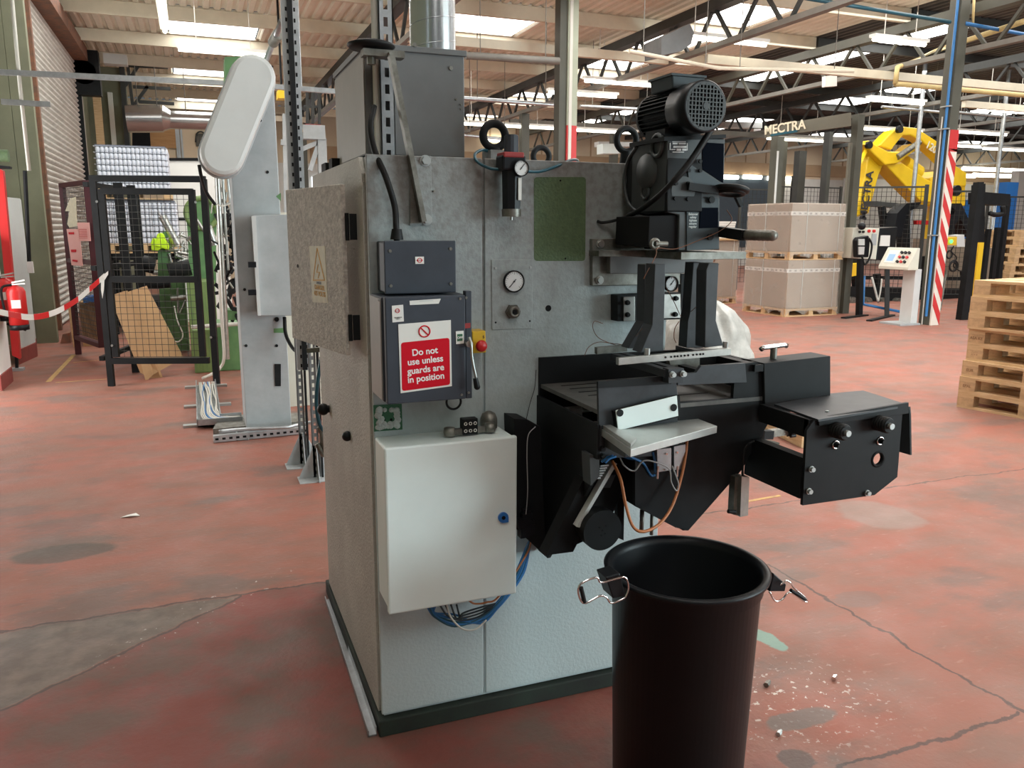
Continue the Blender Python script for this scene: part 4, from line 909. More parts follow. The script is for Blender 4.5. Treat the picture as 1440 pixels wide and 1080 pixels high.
for k, s_ in enumerate((((872, 640), (886, 645), (899, 647), (908, 662), (919, 669), (923, 664)), ((880, 640), (892, 645), (905, 652), (915, 668), (921, 668)), ((918, 636), (921, 650), (921, 664)), ((846, 650), (852, 644), (862, 641)), ((851, 651), (857, 645), (866, 642)))):
    o.tube(curve([PY(x, y, 1.93-.01*k) for x, y in s_], 6), .0036)
o.build('blue_air_tubes', 'blue_hose', mc)
# cable bundle from the chute to the white box
o = MB(); p_ = MB(); q_ = MB()
for k in range(7):
    t = (k-3)*1.6; pts = [PY(747+t*.1, 755, F-.06), PY(741+t*.6, 775, F-.05), PY(731+t*1.2, 805, F-.05), PY(715+t*.6, 828+k, F-.06), PY(700, 846+k*1.5, F-.07), PY(676, 872+k*1.8-6, F-.07), PY(640, 880+k-k*k*.6, F-.07), PY(612, 868-k, F-.06), PY(600+k*2, 852, F-.06)]
    (o if k % 3 != 1 else p_).tube(curve(pts, 6), .0045 if k % 2 else .0035)
for k in range(4): q_.tube(curve([PY(618+k*8, 850, F-.07), PY(630+k*6, 866+k*2, F-.075), PY(650, 872-k*3, F-.08), PY(676, 866-k*4, F-.075), PY(700, 848, F-.07)], 6), .003)
o.build('blue_cable_bundle', 'blue_hose', mc); p_.build('dark_cable_bundle', 'teal_hose', mc); q_.build('dark_cable_bundle', 'head_blue', mc)
MB().tube(curve([PY(628, 850, F-.09), PY(634, 868, F-.09), PY(650, 884, F-.09), PY(668, 885, F-.09), PY(684, 872, F-.08)], 6), .003).build('white_cable', 'white_cable', mc)
MB().tube(curve([PY(660, 845, F-.09), PY(668, 849, F-.09), PY(684, 847, F-.09), PY(702, 838, F-.09), PY(740, 780, F-.06), PY(747, 760, F-.06)], 6), .003).build('orange_wire', 'orange_cable', mc)
jb2 = MB(); rnd = random.Random(5)
for k in range(12): q = PY(738+rnd.uniform(-5, 6), 735+rnd.uniform(-16, 16), F-.10); r = rnd.uniform(.01, .016); jb2.box(q.x-r, q.x+r, q.y-r, q.y+r, q.z-r, q.z+r)
jb2.build('cable_connector', 'black_plastic', mc)
MB().tube(curve([PY(753, 600, F-.11), PY(743, 612, F-.12), PY(741, 640, F-.12), PY(742, 690, F-.12), PY(739, 730, F-.11)], 8), .0015).build('thin_wire', 'grey_cable', mc)
MB().tube(curve([PY(740, 590, F-.02), PY(746, 565, F-.01), PY(752, 545, F-.01), PY(754, 520, F-.005)], 8), .0010, 5).build('thin_wire', 'black_rubber', mc)
o = MB(); o.tube(curve([PY(848, 455, F-.02), PY(836, 452, F-.02), PY(834, 462, F-.02), PY(842, 475, F-.02), PY(862, 484, F-.03), PY(876, 486, 2.2), PY(890, 478, 2.15), PY(903, 462, 1.99)], 8), .0011, 5)
o.tube(curve([PY(822, 500, 2.2), PY(828, 488, 2.22), PY(842, 481, 2.24), PY(862, 483, 2.25), PY(880, 485, 2.2)], 8), .0011, 5)
o.tube(curve([PY(936, 403, 2.2), PY(948, 425, 2.15), PY(959, 447, 2.14), PY(967, 442, 2.13), PY(988, 424, 2.0)], 8), .0012, 5); o.tube(curve([PY(955, 452, 2.2), PY(949, 462, 2.2), PY(948, 475, 2.2), PY(951, 482, 2.2)], 8), .0014, 5); o.build('loose_wires', 'rust', mc)

# --- things lying on the white box
t = thing('counter_block', (.72, 2.26, .99), 'dark two row counter block lying on top of the white enclosure', 'counter')
q = PY(660, 592, 2.25); z0 = .9905
MB().box(q.x-.024, q.x+.024, 2.24, 2.27, z0, z0+.048).build('block', 'black_steel', t, bevel=.002)
dg_ = MB()
for r_ in (0, 1):
    for k in range(3): dg_.torus((q.x-.015+.015*k, 2.239, z0+.012+.022*r_), .0042, .0013, (0, 1, 0), 14, 6)
dg_.build('digit_rings', 'white_label', t)
o = MB(); q2 = PY(632, 598, 2.25); o.lathe((q2.x, 2.25, z0), [(.016, 0), (.018, .01), (.016, .024), (.0001, .026)], (0, 0, 1), 20); o.box(q2.x+.012, q.x-.024, 2.245, 2.262, z0, z0+.018); o.build('left_knob', 'steel_dirty', t)
q3 = PY(688, 597, 2.26); o = MB(); o.lathe((q3.x, 2.255, z0), [(.016, 0), (.018, .01), (.015, .026), (.0001, .028)], (0, 0, 1), 20); o.box(q.x+.024, q3.x-.012, 2.25, 2.265, z0, z0+.018); o.build('right_knob', 'steel_dirty', t)
o = MB(); q4 = PY(687, 588, 2.305); o.lathe((q4.x, 2.303, z0), [(.026, 0), (.027, .02), (.026, .03), (.020, .045), (.008, .052), (.0001, .053)], (0, 0, 1), 24); tag(o.build('steel_cap', 'steel_dirty'), 'round shiny steel cap behind the counter on the white enclosure', 'cap')

# --- floor channel along the left foot of the machine
a_, b__ = G(518, 1037), G(457, 845); dd = (b__-a_).normalized(); sd = V((1, 0, 0))
ch = MB(); 
for (o0, o1, z1) in ((0, .028, .006), (0, .003, .022), (.025, .028, .030)): ch.prism([a_+sd*o0, a_+sd*o1, b__+sd*o1, b__+sd*o0], (0, 0, z1))
tag(ch.build('metal_channel', 'galvanised'), 'pale metal channel lying on the floor along the machine side', 'channel')

# ================================================================ BIN
bc_ = V((1.205, 1.775, 0))
bn = thing('waste_bin', bc_, 'large round black plastic bin with wire handles, in front of machine', 'bin')
rt_, rb_ = .213, .182; zr_ = .69
o = MB(); o.lathe(bc_, [(.0001, .004), (rb_-.01, .004), (rb_, .012), (rt_-.012, zr_-.05), (rt_-.006, zr_-.048), (rt_-.004, zr_-.012), (rt_+.010, zr_-.010), (rt_+.012, zr_), (rt_+.004, zr_+.004), (rt_-.008, zr_), (rt_-.014, zr_-.02), (rb_-.008, .02), (.0001, .018)], (0, 0, 1), 72)
o.build('body', 'black_plastic', bn)
for s, (pcx, pts) in enumerate((((868, 828), ((884, 825), (879, 812), (862, 815), (845, 819), (838, 812), (814, 824), (820, 848), (843, 838), (853, 840), (860, 848), (876, 842), (881, 836))), ((1092, 820), ((1082, 832), (1090, 845), (1100, 843), (1111, 833), (1132, 846), (1134, 842), (1118, 828), (1108, 817), (1097, 822))))):
    yy = 1.72 if s == 0 else 1.74
    dirv = V((-1, .0, 0)) if s == 0 else V((1, -.0, 0)); 
    q = PY(*pcx, yy); hd_ = MB(); k_ = .03
    hd_.prism([PY(*p, yy-.02) for p in (((852, 812), (872, 806), (880, 838), (862, 842)) if s == 0 else ((1088, 806), (1106, 822), (1104, 832), (1082, 832)))], (0, .055, 0))
    ho = hd_.build('handle_lug', 'black_plastic', bn, bevel=.003)
    P_ = [PY(x, y, yy-.03) for x, y in pts]
    MB().tube(curve(P_, 5, closed=(s == 0)), .0028, 8, closed=(s == 0)).build('wire_handle', 'chrome', ho)
    g2 = ((817, 826), (822, 847)) if s == 0 else ((1112, 830), (1132, 843)); MB().cyl(PY(*g2[0], yy-.03), PY(*g2[1], yy-.03), .0055).build('handle_grip', 'black_rubber', ho)
# bits on the floor
for (px, py, r, m, lab) in ((1077, 967, .011, 'steel_dirty', 'dull steel nut on the floor, nearest the bin'), (1172, 958, .010, 'chrome', 'small shiny bolt on pink floor right of the bin'), (1094, 1036, .009, 'zinc', 'small bright screw by the dark floor stain')):
    q = G(px, py); o = MB(); o.cyl(q+V((0, 0, r*.9)), q+V((r*1.6, r, r*.9)), r*.9, n=6, smooth=False); o.cyl(q+V((r*1.6, r, r*.9)), q+V((r*2.6, r*1.6, r*.9)), r*.5); tag(o.build('loose_bolt', m), lab, 'bolt')
for (px, py, s, lab) in ((183, 727, .05, 'crumpled white paper scrap on the red floor at left'), (613, 0, 0, '')):
    if s: q = G(px, py); o = MB(); o.prism([q+V((-s, 0, .001)), q+V((-s*.3, s*.5, .004)), q+V((s*.6, s*.35, .012)), q+V((s, -.1*s, .003)), q+V((.1*s, -.3*s, .010))], (0, 0, .002)); tag(o.build('paper_scrap', 'white_label'), lab, 'litter')
for (p0, p1, w_, lab) in ((G(1040, 707), G(1097, 697), .025, 'short faded yellow line on floor under the black plate'), (G(68, 537), G(104, 499), .05, 'slanted yellow floor line beside the maroon cage door'), (G(78, 538), G(150, 533), .02, 'thin yellow floor line left of the black cage foot'), (G(103, 510), G(146, 506), .02, 'thin yellow floor line behind the black cage foot')):
    o = MB(); o.bar(p0+V((0, 0, .001)), p1+V((0, 0, .001)), w_, .0016); tag(o.build('floor_line', 'paint_yellow'), lab, 'floor marking')

# ================================================================ LEFT SIDE BEHIND THE MACHINE
# grey column press with slanted belt guard
Yc = 6.5
cp = thing('column_machine', (.47, 6.65, 0), 'tall grey column machine with slanted rounded belt guard, left of the main machine', 'machine')
xl, xr = .297, .64
MB().prism([(xl, Yc, 0), (xr, Yc, 0), (.632, Yc, 2.70), (.40, Yc, 2.70), (xl, Yc, 2.05)], (0, .42, 0)).build('column', 'grey_paint', cp, bevel=.006)
MB().prism(PYs(((316, 80), (348, 79), (346, 122), (318, 196)), 7.0), (0, .3, 0)).build('green_casting', 'green_machine', cp)
g_ = MB(); A_, B_ = PY(357, 107, 6.0), PY(313, 216, 6.0); dd = (B_-A_).normalized(); sd = V((0, 1, 0)).cross(dd).normalized()
def capsule(A_, B_, r, y0, y1, n=14):
    pts = []
    for k in range(n+1): a_ = pi*k/n; pts.append(A_+(sd*cos(a_)-dd*sin(a_))*r)
    for k in range(n+1): a_ = pi*k/n; pts.append(B_+(-sd*cos(a_)+dd*sin(a_))*r)
    return MB().prism([V((p.x, y0, p.z)) for p in pts], (0, y1-y0, 0))
bgd = capsule(A_, B_, .145, 6.0, 6.16).build('belt_guard', 'grey_light', cp, bevel=.03)
capsule(A_, B_, .157, 6.16, 6.24).build('guard_rim', 'grey_paint', bgd, bevel=.006)
capsule(A_, B_, .13, 6.24, 6.5).build('guard_mount', 'grey_paint', bgd)
o = MB()
for px, py in ((337, 91), (382, 95), (375, 142), (366, 170), (327, 238), (300, 195), (308, 172)): q = PY(px, py, 6.15); o.cyl(q, q-V((0, .03, 0)), .009, n=10)
o.build('knobs', 'black_steel', bgd)
slabY(((295, 183), (301, 182), (300, 190), (294, 190)), 6.12, .02).build('red_button', 'red_plastic', bgd)
MB().cyl(PY(316, 222, 6.2), PY(312, 232, 6.2), .12, .11).build('lower_boot', 'black_steel', bgd)
MB().tube(curve([PY(280, 232, 6.15), PY(283, 248, 6.15), PY(290, 270, 6.3), PY(302, 287, 6.4)], 8), .012).build('hose', 'black_rubber', cp)
ce = slabY(((358, 303), (420, 301), (420, 444), (365, 444)), 6.22, .27).build('control_cabinet', 'grey_paint', cp, bevel=.004)
MB().prism([PY(354, 304, 6.20), PY(360, 304, 6.20), PY(367, 444, 6.20), PY(363, 444, 6.20)], (0, .05, 0)).build('door_edge', 'grey_light', ce)
o = MB()
for py in (372, 411): q = PY(358, py, 6.2); o.box(q.x-.045, q.x+.01, 6.18, 6.22, q.z-.02, q.z+.02)
o.build('handles', 'black_plastic', ce)
o = MB()
for px, py in ((333, 240), (376, 242), (344, 407), (346, 486), (389, 486)): q = PY(px, py, Yc); o.cyl(q, q-V((0, .008, 0)), .011, n=12)
q = PY(389, 449, Yc); o.cyl(q, q-V((0, .01, 0)), .018, n=14); o.build('cover_bolts', 'black_steel', cp)
slabY(((385, 462), (401, 461), (401, 468), (385, 468)), Yc-.002, .002).build('name_plate', 'green_machine', cp)
o = slabY(((386, 512), (395, 512), (395, 543), (387, 543)), Yc-.01, .01); o.build('latch_hasp', 'black_steel', cp)
slabY(((388, 276), (395, 271), (395, 283)), Yc-.0015, .0015).build('paint_chip', 'green_machine', cp)
bs_ = MB(); bs_.box(xl-.02, xr+.05, Yc-.10, Yc+.5, 0, .02); bs_.prism([G(300, 612), G(430, 600), G(430, 588), G(310, 592)], (0, 0, .05)); bs_.build('base_frame', 'steel_dirty', cp)
MB().tube(curve([PY(400, 446, 6.45), PY(402, 470, 6.4), PY(412, 490, 6.3), PY(424, 497, 6.2)], 8), .014).build('power_cable', 'black_rubber', cp)
MB().tube([PY(374, 85, 6.4), PY(396, 30, 5.6)], .02).build('conduit', 'galvanised', cp)
MB().cyl(PY(384, 60, 6.0), PY(391, 48, 5.85), .035).build('joint', 'steel_dirty', cp)
# white cabinet behind it
P_ = G(420, 560); tag(MB().box(.72, 1.6, 7.4, 8.0, 0, 1.72).build('cream_cabinet', 'cover_cream'), 'cream sheet metal cabinet partly hidden behind the main machine', 'cabinet')
# twin slotted posts on triangular feet
for k, (px, py, xt) in enumerate(((427, 653, .60), (446, 672, .635))):
    q = G(px, py); t = thing('slotted_post', (q.x, q.y, 0), ['rear slotted steel post, its triangular foot farther from the machine', 'front slotted steel post, its triangular foot nearest the machine side'][k], 'post')
    slotted(q.x, q.y, .042, 0, 1.12, .05, 'post_channel', 'box_grey', parent=t, slot=(.026, .014))
    MB().box(q.x+.03, q.x+.04, q.y-.02, q.y+.04, 0, 1.05).build('dark_strip', 'black_steel', t)
    f_ = MB()
    for (dx_, dy_) in ((-1, 0), (0, -1), (1, .15)): f_.prism([(q.x, q.y, 0), (q.x+dx_*.12, q.y+dy_*.12, 0), (q.x+dx_*.015, q.y+dy_*.015, .22), (q.x, q.y, .22)], (.004, .004, 0))
    f_.box(q.x-.12, q.x+.10, q.y-.10, q.y+.05, 0, .006); f_.build('foot_brackets', 'grey_paint', t)
# tall slotted channel pair seen above the side door
q = PY(414, 250, 5.3); t = thing('slotted_strut', (q.x, 5.3, 0), 'tall galvanised slotted strut rising left of the side door', 'strut')
def strut_line(p0, p1, Y, w_, m, nm, par, holes=False):
    a, b_ = PY(*p0, Y), PY(*p1, Y); o = MB(); o.bar(a, b_, w_, .03, upv=(0, 1, 0)); oo = o.build(nm, m, par)
    if holes:
        h_ = MB(); n = int((b_-a).length/.06)
        for k in range(n): c = a+(b_-a)*((k+.5)/n)-V((0, .016, 0)); d_ = (b_-a).normalized(); h_.bar(c-d_*.011, c+d_*.011, .011, .003, upv=(0, 1, 0))
        h_.build('slots', 'black_soft', par)
strut_line((411, -40), (433, 520), 5.3, .045, 'galvanised', 'strut_channel', t, True)
strut_line((399, -40), (424, 520), 5.34, .055, 'grey_paint', 'strut_channel', t, True)
MB().bar(PY(405, -40, 5.29), PY(429, 520, 5.29), .03, .02).build('cable_strip', 'black_rubber', t)
# chain and hook by the side
t = thing('hanging_chain', PX(453, 500, .44), 'dark hanging chain beside the lower left side of machine', 'chain')
o = MB()
for k in range(16): c = PY(453+k*.25, 492+k*5.6, 3.6); o.torus(c, .011, .003, (1, .4, 0) if k % 2 else (0, 1, 0), 12, 5)
o.build('links', 'black_steel', t)
MB().bar(PY(433, 493, 3.65), PY(455, 491, 3.6), .02, .02).build('chain_arm', 'steel_dirty', t)
MB().tube(curve([PY(452, 505, 3.58), PY(447, 535, 3.58), PY(445, 565, 3.58), PY(448, 592, 3.58), PY(455, 608, 3.6), PY(461, 620, 3.6)], 8), .009).build('green_hose', 'teal_hose', t)
MB().tube(curve([PY(449, 600, 3.6), PY(453, 612, 3.6), PY(456, 640, 3.6), PY(446, 624, 3.6)], 8), .012).build('steel_hook', 'steel_dirty', t)
# cable tray on the floor
t = thing('cable_tray', G(290, 580), 'open metal cable tray full of white and blue cables on floor', 'cable tray')
a0, a1 = G(283, 545), G(280, 600); b1 = G(318, 607)
tr = MB(); wd = .17
tr.box(a1.x-.01, a1.x+.17, a1.y-.1, a0.y, 0.02, .03); tr.box(a1.x-.015, a1.x-.005, a1.y-.1, a0.y, .02, .08); tr.box(a1.x+.165, a1.x+.175, a1.y+.07, a0.y, .02, .08)
tr.box(a1.x-.01, .285, a1.y-.1, a1.y-.09, .02, .08); tr.box(a1.x+.17, .285, a1.y+.06, a1.y+.07, .02, .08); tr.box(a1.x, .285, a1.y-.1, a1.y+.06, .02, .03); tr.build('tray', 'galvanised', t)
for k, yy in enumerate((a1.y-.02, a1.y+.75, a1.y+1.7)): MB().box(a1.x-.12, a1.x+.28, yy, yy+.07, 0, .02).build('support', 'zinc', t)
w1, w2 = MB(), MB(); rnd = random.Random(11)
for k in range(11):
    x = a1.x+.02+.0135*k; pts = [(x+rnd.uniform(-.02, .02), a0.y-.05, .06), (x+rnd.uniform(-.02, .02), a1.y+1.2, .05), (x+rnd.uniform(-.02, .02), a1.y+.7, .06), (x, a1.y+.2+.012*k, .05), (x+.06, a1.y-.05+.011*k, .055), (a1.x+.32, a1.y-.08+.012*k, .05)]
    (w2 if k in (3, 7) else w1).tube(curve(pts, 6), .007)
w1.build('white_cables', 'white_cable', t); w2.build('blue_cables', 'blue_hose', t)
# long perforated strut with bars lying in front of the column foot
t = thing('floor_strut', G(360, 618), 'long slotted strut and bars lying in front of grey column', 'strut')
a_, b__ = G(300, 617, .03), G(432, 604, .03); MB().bar(a_, b__, .05, .05).build('strut_channel', 'galvanised', t)
MB().tube(curve([G(308, 607, .08), G(340, 604, .08), G(400, 601, .08), G(425, 596, .08), G(452, 592, .10)], 6), .014).build('loose_bar', 'galvanised', t)
o = MB()
for k in range(14): c = a_.lerp(b__, (k+.5)/14)+V((0, -.026, 0)); o.box(c.x-.012, c.x+.012, c.y-.003, c.y, c.z-.008, c.z+.008)
o.build('floor_slots', 'black_soft', t)
q = G(341, 617); o = MB(); o.tube([(q.x-.04, q.y, .06), (q.x-.04, q.y-.06, .005), (q.x+.04, q.y-.06, .005), (q.x+.04, q.y, .06)], .006); o.build('wire_clip', 'zinc', t)

# --- black mesh cage panel
def mesh_wires(x0, x1, z0, z1, p, r, fn):
    o = MB(); n = max(1, round((x1-x0)/p)); k_ = max(1, round((z1-z0)/p))
    for i in range(n+1): x = x0+(x1-x0)*i/n; o.bar(fn(x, z0), fn(x, z1), r, r)
    for i in range(k_+1): z = z0+(z1-z0)*i/k_; o.bar(fn(x0, z), fn(x1, z), r, r)
    return o
A0, A1 = G(153, 543), G(308, 542)
t = thing('guard_fence', (A0+A1)/2, 'black framed wire mesh guard panel standing in front of cardboard', 'guard panel')
dx = (A1-A0); L_ = dx.length; dx = dx/L_
fn = lambda x, z: A0+dx*x+V((0, 0, z))
fr_ = MB(); 
for (xa, za, xb, zb_) in ((.03, 0, .03, 2.08), (L_-.02, 0, L_-.02, 2.05), (0, 2.05, L_, 2.05), (.10, 1.93, L_-.13, 1.93), (.10, .30, .10, 1.95), (L_-.14, .30, L_-.14, 1.95), (.05, .26, L_-.08, .26), (.12, 1.08, L_-.14, 1.08)):
    fr_.bar(fn(xa, za), fn(xb, zb_), .06 if zb_-za > 1 else .05, .045 if zb_-za > 1 else .06, upv=(dx.y, -dx.x, 0) if zb_ > za+.5 else (0, 0, 1))
fr_.build('frame', 'black_steel', t)
mesh_wires(.12, L_-.16, .30, 1.92, .062, .0045, fn).build('wire_mesh', 'wire', t)
o = MB()
for x, z in ((.05, 1.83), (L_-.11, 1.83), (.07, .42), (L_-.05, .50)): p = fn(x, z)+V((0, -.03, 0)); o.cyl(p, p-V((0, .01, 0)), .012, n=10)
o.build('fixings', 'zinc', t)
# further black posts behind (door standing open)
for k, (px, py, yv) in enumerate(((183, 262, 9.8), (200, 262, 10.3))):
    q = PY(px+9, 520, yv); t = thing('cage_post', (q.x, yv, 0), ['black cage post behind the mesh panel, left one of two', 'black cage post behind the mesh panel, right one of two'][k], 'post')
    MB().bar((q.x, yv, 0), (q.x-.03, yv, 2.05), .09, .07).build('post', 'black_steel', t)
t = thing('cage_fence', PY(170, 540, 9.9), 'black cage side frame seen through the mesh panel', 'guard panel')
o = MB(); q0, q1 = PY(146, 540, 9.6), PY(213, 540, 11); q0.z = q1.z = 0; 
for z in (2.02, 1.0, 1.16, .2): o.bar(q0+V((0, 0, z)), q1+V((0, 0, z)), .05, .05)
o.bar(q1, q1+V((0, 0, 2.04)), .07); o.build('frame', 'black_steel', t)
# maroon mesh door
M0, M1 = G(110, 498), G(146, 512)
t = thing('mesh_door', (M0+M1)/2, 'maroon framed mesh door with pink notices, left of the black panel', 'guard door')
dm = (M1-M0); Lm = dm.length; dm = dm/Lm; fm = lambda x, z: M0+dm*x+V((0, 0, z))
o = MB()
for (xa, za, xb, zb_) in ((.02, 0, .02, 2.1), (Lm, .2, Lm, 2.1), (0, 2.08, Lm, 2.08), (0, 1.18, Lm, 1.18), (0, .22, Lm, .22)): o.bar(fm(xa, za), fm(xb, zb_), .07, .05)
o.build('frame', 'maroon', t); mesh_wires(.05, Lm-.03, .27, 2.04, .055, .006, fm).build('wire_mesh', 'wire', t)
nrm = V((dm.y, -dm.x, 0))
def notice(nm, c4, m, par, Y=None):
    def on(px, py):
        d = ray(px, py); tt_ = (M0+nrm*.04-C0).dot(nrm)/d.dot(nrm); return C0+d*tt_
    return MB().prism([on(*p) for p in c4], nrm*.004).build(nm, m, par)
def notices(nm, items, m, par):
    o = MB()
    for c4 in items:
        def on(px, py):
            d = ray(px, py); tt_ = (M0+nrm*.05-C0).dot(nrm)/d.dot(nrm); return C0+d*tt_
        o.prism([on(*p) for p in c4], nrm*.003)
    return o.build(nm, m, par)
n1 = notice('pink_notice', ((94, 322), (112, 322), (117, 374), (101, 373)), 'pink_paper', t); notice('pale_notice', ((109, 313), (126, 313), (128, 339), (112, 339)), 'pink_paper', t)
notice('torn_poster', ((99, 279), (107, 277), (109, 318), (98, 320), (95, 315), (98, 297), (92, 297)), 'cream_label', t)
notices('notice_print', (((96.5, 326.5), (104, 326.5), (104, 329.5), (97, 329.5)), ((100, 351), (107, 351), (107, 354.5), (100.5, 354.5)), ((102, 365), (109, 366), (109, 368.5), (102, 367.5))), 'sign_red', t)
notices('notice_lines', [((111+.2*k, 322.5+2.4*k), (122+.2*k, 322.5+2.4*k), (122+.2*k, 323.2+2.4*k), (111+.2*k, 323.2+2.4*k)) for k in range(6)], 'stripe_red', t)
# barrier tape
pts = [PY(-8, 437, 8.6), PY(20, 443, 8.7), PY(45, 446, 8.8), PY(75, 440, 8.85), PY(105, 424, 8.9), PY(128, 405, 8.95), PY(147, 388, 8.97)]
cpt = curve(pts, 10); t = thing('barrier_tape', pts[3], 'red and white barrier tape strung from the wall to the cage panel', 'tape')
rd, wh_ = MB(), MB()
for k in range(len(cpt)-1):
    if (k//7) % 2: rd.prism([cpt[k]+V((0, -.003, -.028)), cpt[k+1]+V((0, -.003, -.028)), cpt[k+1]+V((0, -.003, .028)), cpt[k]+V((0, -.003, .028))], (0, .002, 0))
    wh_.prism([cpt[k]+V((0, 0, -.028)), cpt[k+1]+V((0, 0, -.028)), cpt[k+1]+V((0, 0, .028)), cpt[k]+V((0, 0, .028))], (0, .003, 0))
wh_.prism(PYs(((144, 388), (152, 381), (152, 386), (147, 394)), 8.95), (0, .01, 0)); wh_.prism(PYs(((142, 395), (147, 392), (146, 408), (144, 420), (142, 408)), 8.95), (0, .01, 0))
wh_.build('white_band', 'white_label', t); rd.build('red_band', 'red_plastic', t)
# cardboard sheets
t = tag(MB().prism(PYs(((154, 416), (176, 409), (230, 541), (197, 524)), 9.35), (.02, .03, 0)).build('cardboard_sheet', 'cardboard'), 'brown cardboard sheet leaning behind the mesh, left flap', 'cardboard', None)
tag(MB().prism([PY(172, 413, 9.5), PY(206, 402, 9.9), PY(258, 503, 9.6), PY(215, 527, 9.3), PY(205, 537, 9.25)], (.0, .03, 0)).build('cardboard_sheet', 'cardboard'), 'large leaning cardboard sheet behind the mesh, right flap', 'cardboard')
# crate with blue top behind maroon door
t = thing('slatted_crate', G(125, 485), 'crate of upright brown slats with a blue top, behind the maroon door', 'crate')
tall(111, 143, 425, 12.2, .5).build('body', 'cardboard', t)
o = MB()
for k in range(14): x = 111+2.3*k; o.prism(PYs(((x, 427), (x+.7, 427), (x+3.2, 474), (x+2.5, 474)), 12.19), (0, .01, 0))
o.build('slat_gaps', 'wood_dark', t)
MB().prism(PYs(((117, 420), (137, 415), (137, 424), (117, 426)), 12.1), (0, .5, 0)).build('blue_top', 'blue', t)
tag(MB().prism(PYs(((95, 428), (100, 424), (108, 488), (103, 488)), 12.0), (0, .06, 0)).build('timber_board', 'wood'), 'light timber board leaning beside the maroon door', 'board')
tag(MB().prism(PYs(((88, 470), (98, 468), (100, 486), (84, 486)), 12.6), (0, .3, 0)).build('brick_stub', 'brick'), 'broken brick stub at the foot of the roller shutter', 'brick')
# --- green bottle moulding machines
t = thing('green_machine', G(240, 480), 'green lathe like machine behind cage, with black motors and hi-vis on top', 'machine')
Yg = 11.3
tall(222, 259, 386, Yg, .7).build('pedestal', 'green_machine', t)
slabY(((222, 330), (234, 325), (239, 330), (239, 388), (222, 390)), Yg-.1, .35).build('head_stock', 'green_machine', t)
slabY(((261, 296), (268, 280), (276, 276), (292, 277), (304, 288), (305, 300), (304, 350), (304, 400), (266, 398), (264, 330)), Yg+.1, .5).build('spindle_housing', 'green_machine', t)
o = MB(); o.torus(PY(284, 300, Yg+.08), .19, .035, (0, 1, 0), 24, 8); o.build('yellow_ring', 'green_olive', t)
tall(262, 302, 396, Yg-.6, .6).build('cabinet', 'green_olive', t, bevel=.01)
o = MB()
for (x0, y0, x1, y1, r) in ((237, 382, 268, 376, .10), (200, 370, 218, 374, .10), (203, 400, 240, 398, .06)): o.cyl(PY(x0, y0, Yg-.3), PY(x1, y1, Yg-.3), r)
o.build('motors', 'black_steel', t)
o = MB()
for (x0, y0, x1, y1, r) in ((228, 304, 250, 345, .045), (223, 300, 229, 307, .012), (268, 296, 290, 330, .02), (292, 318, 302, 345, .05), (214, 383, 222, 383, .03), (250, 384, 262, 382, .03), (240, 420, 262, 418, .03), (250, 405, 251, 440, .015), (253, 440, 262, 420, .012)): o.cyl(PY(x0, y0, Yg-.3), PY(x1, y1, Yg-.3), r)
rnd = random.Random(4)
for k in range(34): q = PY(rnd.uniform(236, 266), rnd.uniform(330, 372), Yg-.2+rnd.uniform(0, .3)); d_ = V((rnd.uniform(-1, 1), rnd.uniform(-.4, .4), rnd.uniform(-1, 1))).normalized(); o.cyl(q, q+d_*rnd.uniform(.05, .16), rnd.uniform(.008, .022), n=8)
o.build('linkages', 'steel', t)
o = MB(); o.tube(curve([PY(245, 430, Yg-.62), PY(249, 450, Yg-.62), PY(257, 470, Yg-.62), PY(252, 480, Yg-.62), PY(244, 480, Yg-.62)], 8), .008); o.build('white_hose', 'white_cable', t)
hv = slabY(((213, 352), (212, 341), (215, 334), (219, 337), (221, 329), (226, 327), (230, 330), (233, 338), (238, 345), (237, 352), (228, 349), (221, 353)), Yg-.35, .22); hv.prism(PYs(((216, 346), (222, 333), (228, 337), (226, 348)), Yg-.40), (0, .1, 0)); tag(hv.build('hi_vis_vest', 'hivis', bevel=.015), 'crumpled fluorescent yellow vest lying on the green machine', 'vest')
t = thing('green_machine', G(320, 520), 'green machine cabinet with tangled black mechanism, beside the grey column', 'machine')
tall(303, 346, 457, 9.55, .6).build('cabinet', 'green_machine', t, bevel=.01)
tall(270, 304, 464, 9.5, .5).build('cabinet', 'green_olive', t, bevel=.01)
slabY(((317, 436), (335, 437), (335, 450), (317, 450)), 9.5, .3).build('green_box', 'green_machine', t)
MB().cyl(PY(269, 460, 9.4), PY(345, 455, 9.4), .022).build('hand_rail', 'white_cable', t)
o = MB(); rnd = random.Random(9)
for k in range(70):
    q = PY(rnd.uniform(312, 341), rnd.uniform(300, 450), 9.4+rnd.uniform(0, .4)); d_ = V((rnd.uniform(-.5, .5), rnd.uniform(-.4, .4), rnd.uniform(-1, 1))).normalized(); l_ = rnd.uniform(.05, .25); o.bar(q, q+d_*l_, rnd.uniform(.015, .05))
o.build('mechanism', 'black_steel', t)['kind'] = 'stuff'
o = MB()
for k in range(36): q = PY(rnd.uniform(312, 341), rnd.uniform(255, 440), 9.3+rnd.uniform(0, .4)); d_ = V((rnd.uniform(-1, 1), 0, rnd.uniform(-1, 1))).normalized(); o.cyl(q, q+d_*rnd.uniform(.04, .14), .011, n=8)
for x, z0, z1 in ((306, 250, 505), (313, 250, 380), (320, 248, 300), (326, 245, 400), (331, 248, 300), (336, 250, 380)): o.cyl(PY(x, z0, 9.3), PY(x+3+(z1-z0)*.04, z1, 9.3), .014 if x > 310 else .03)
o.build('steel_rods', 'steel', t)
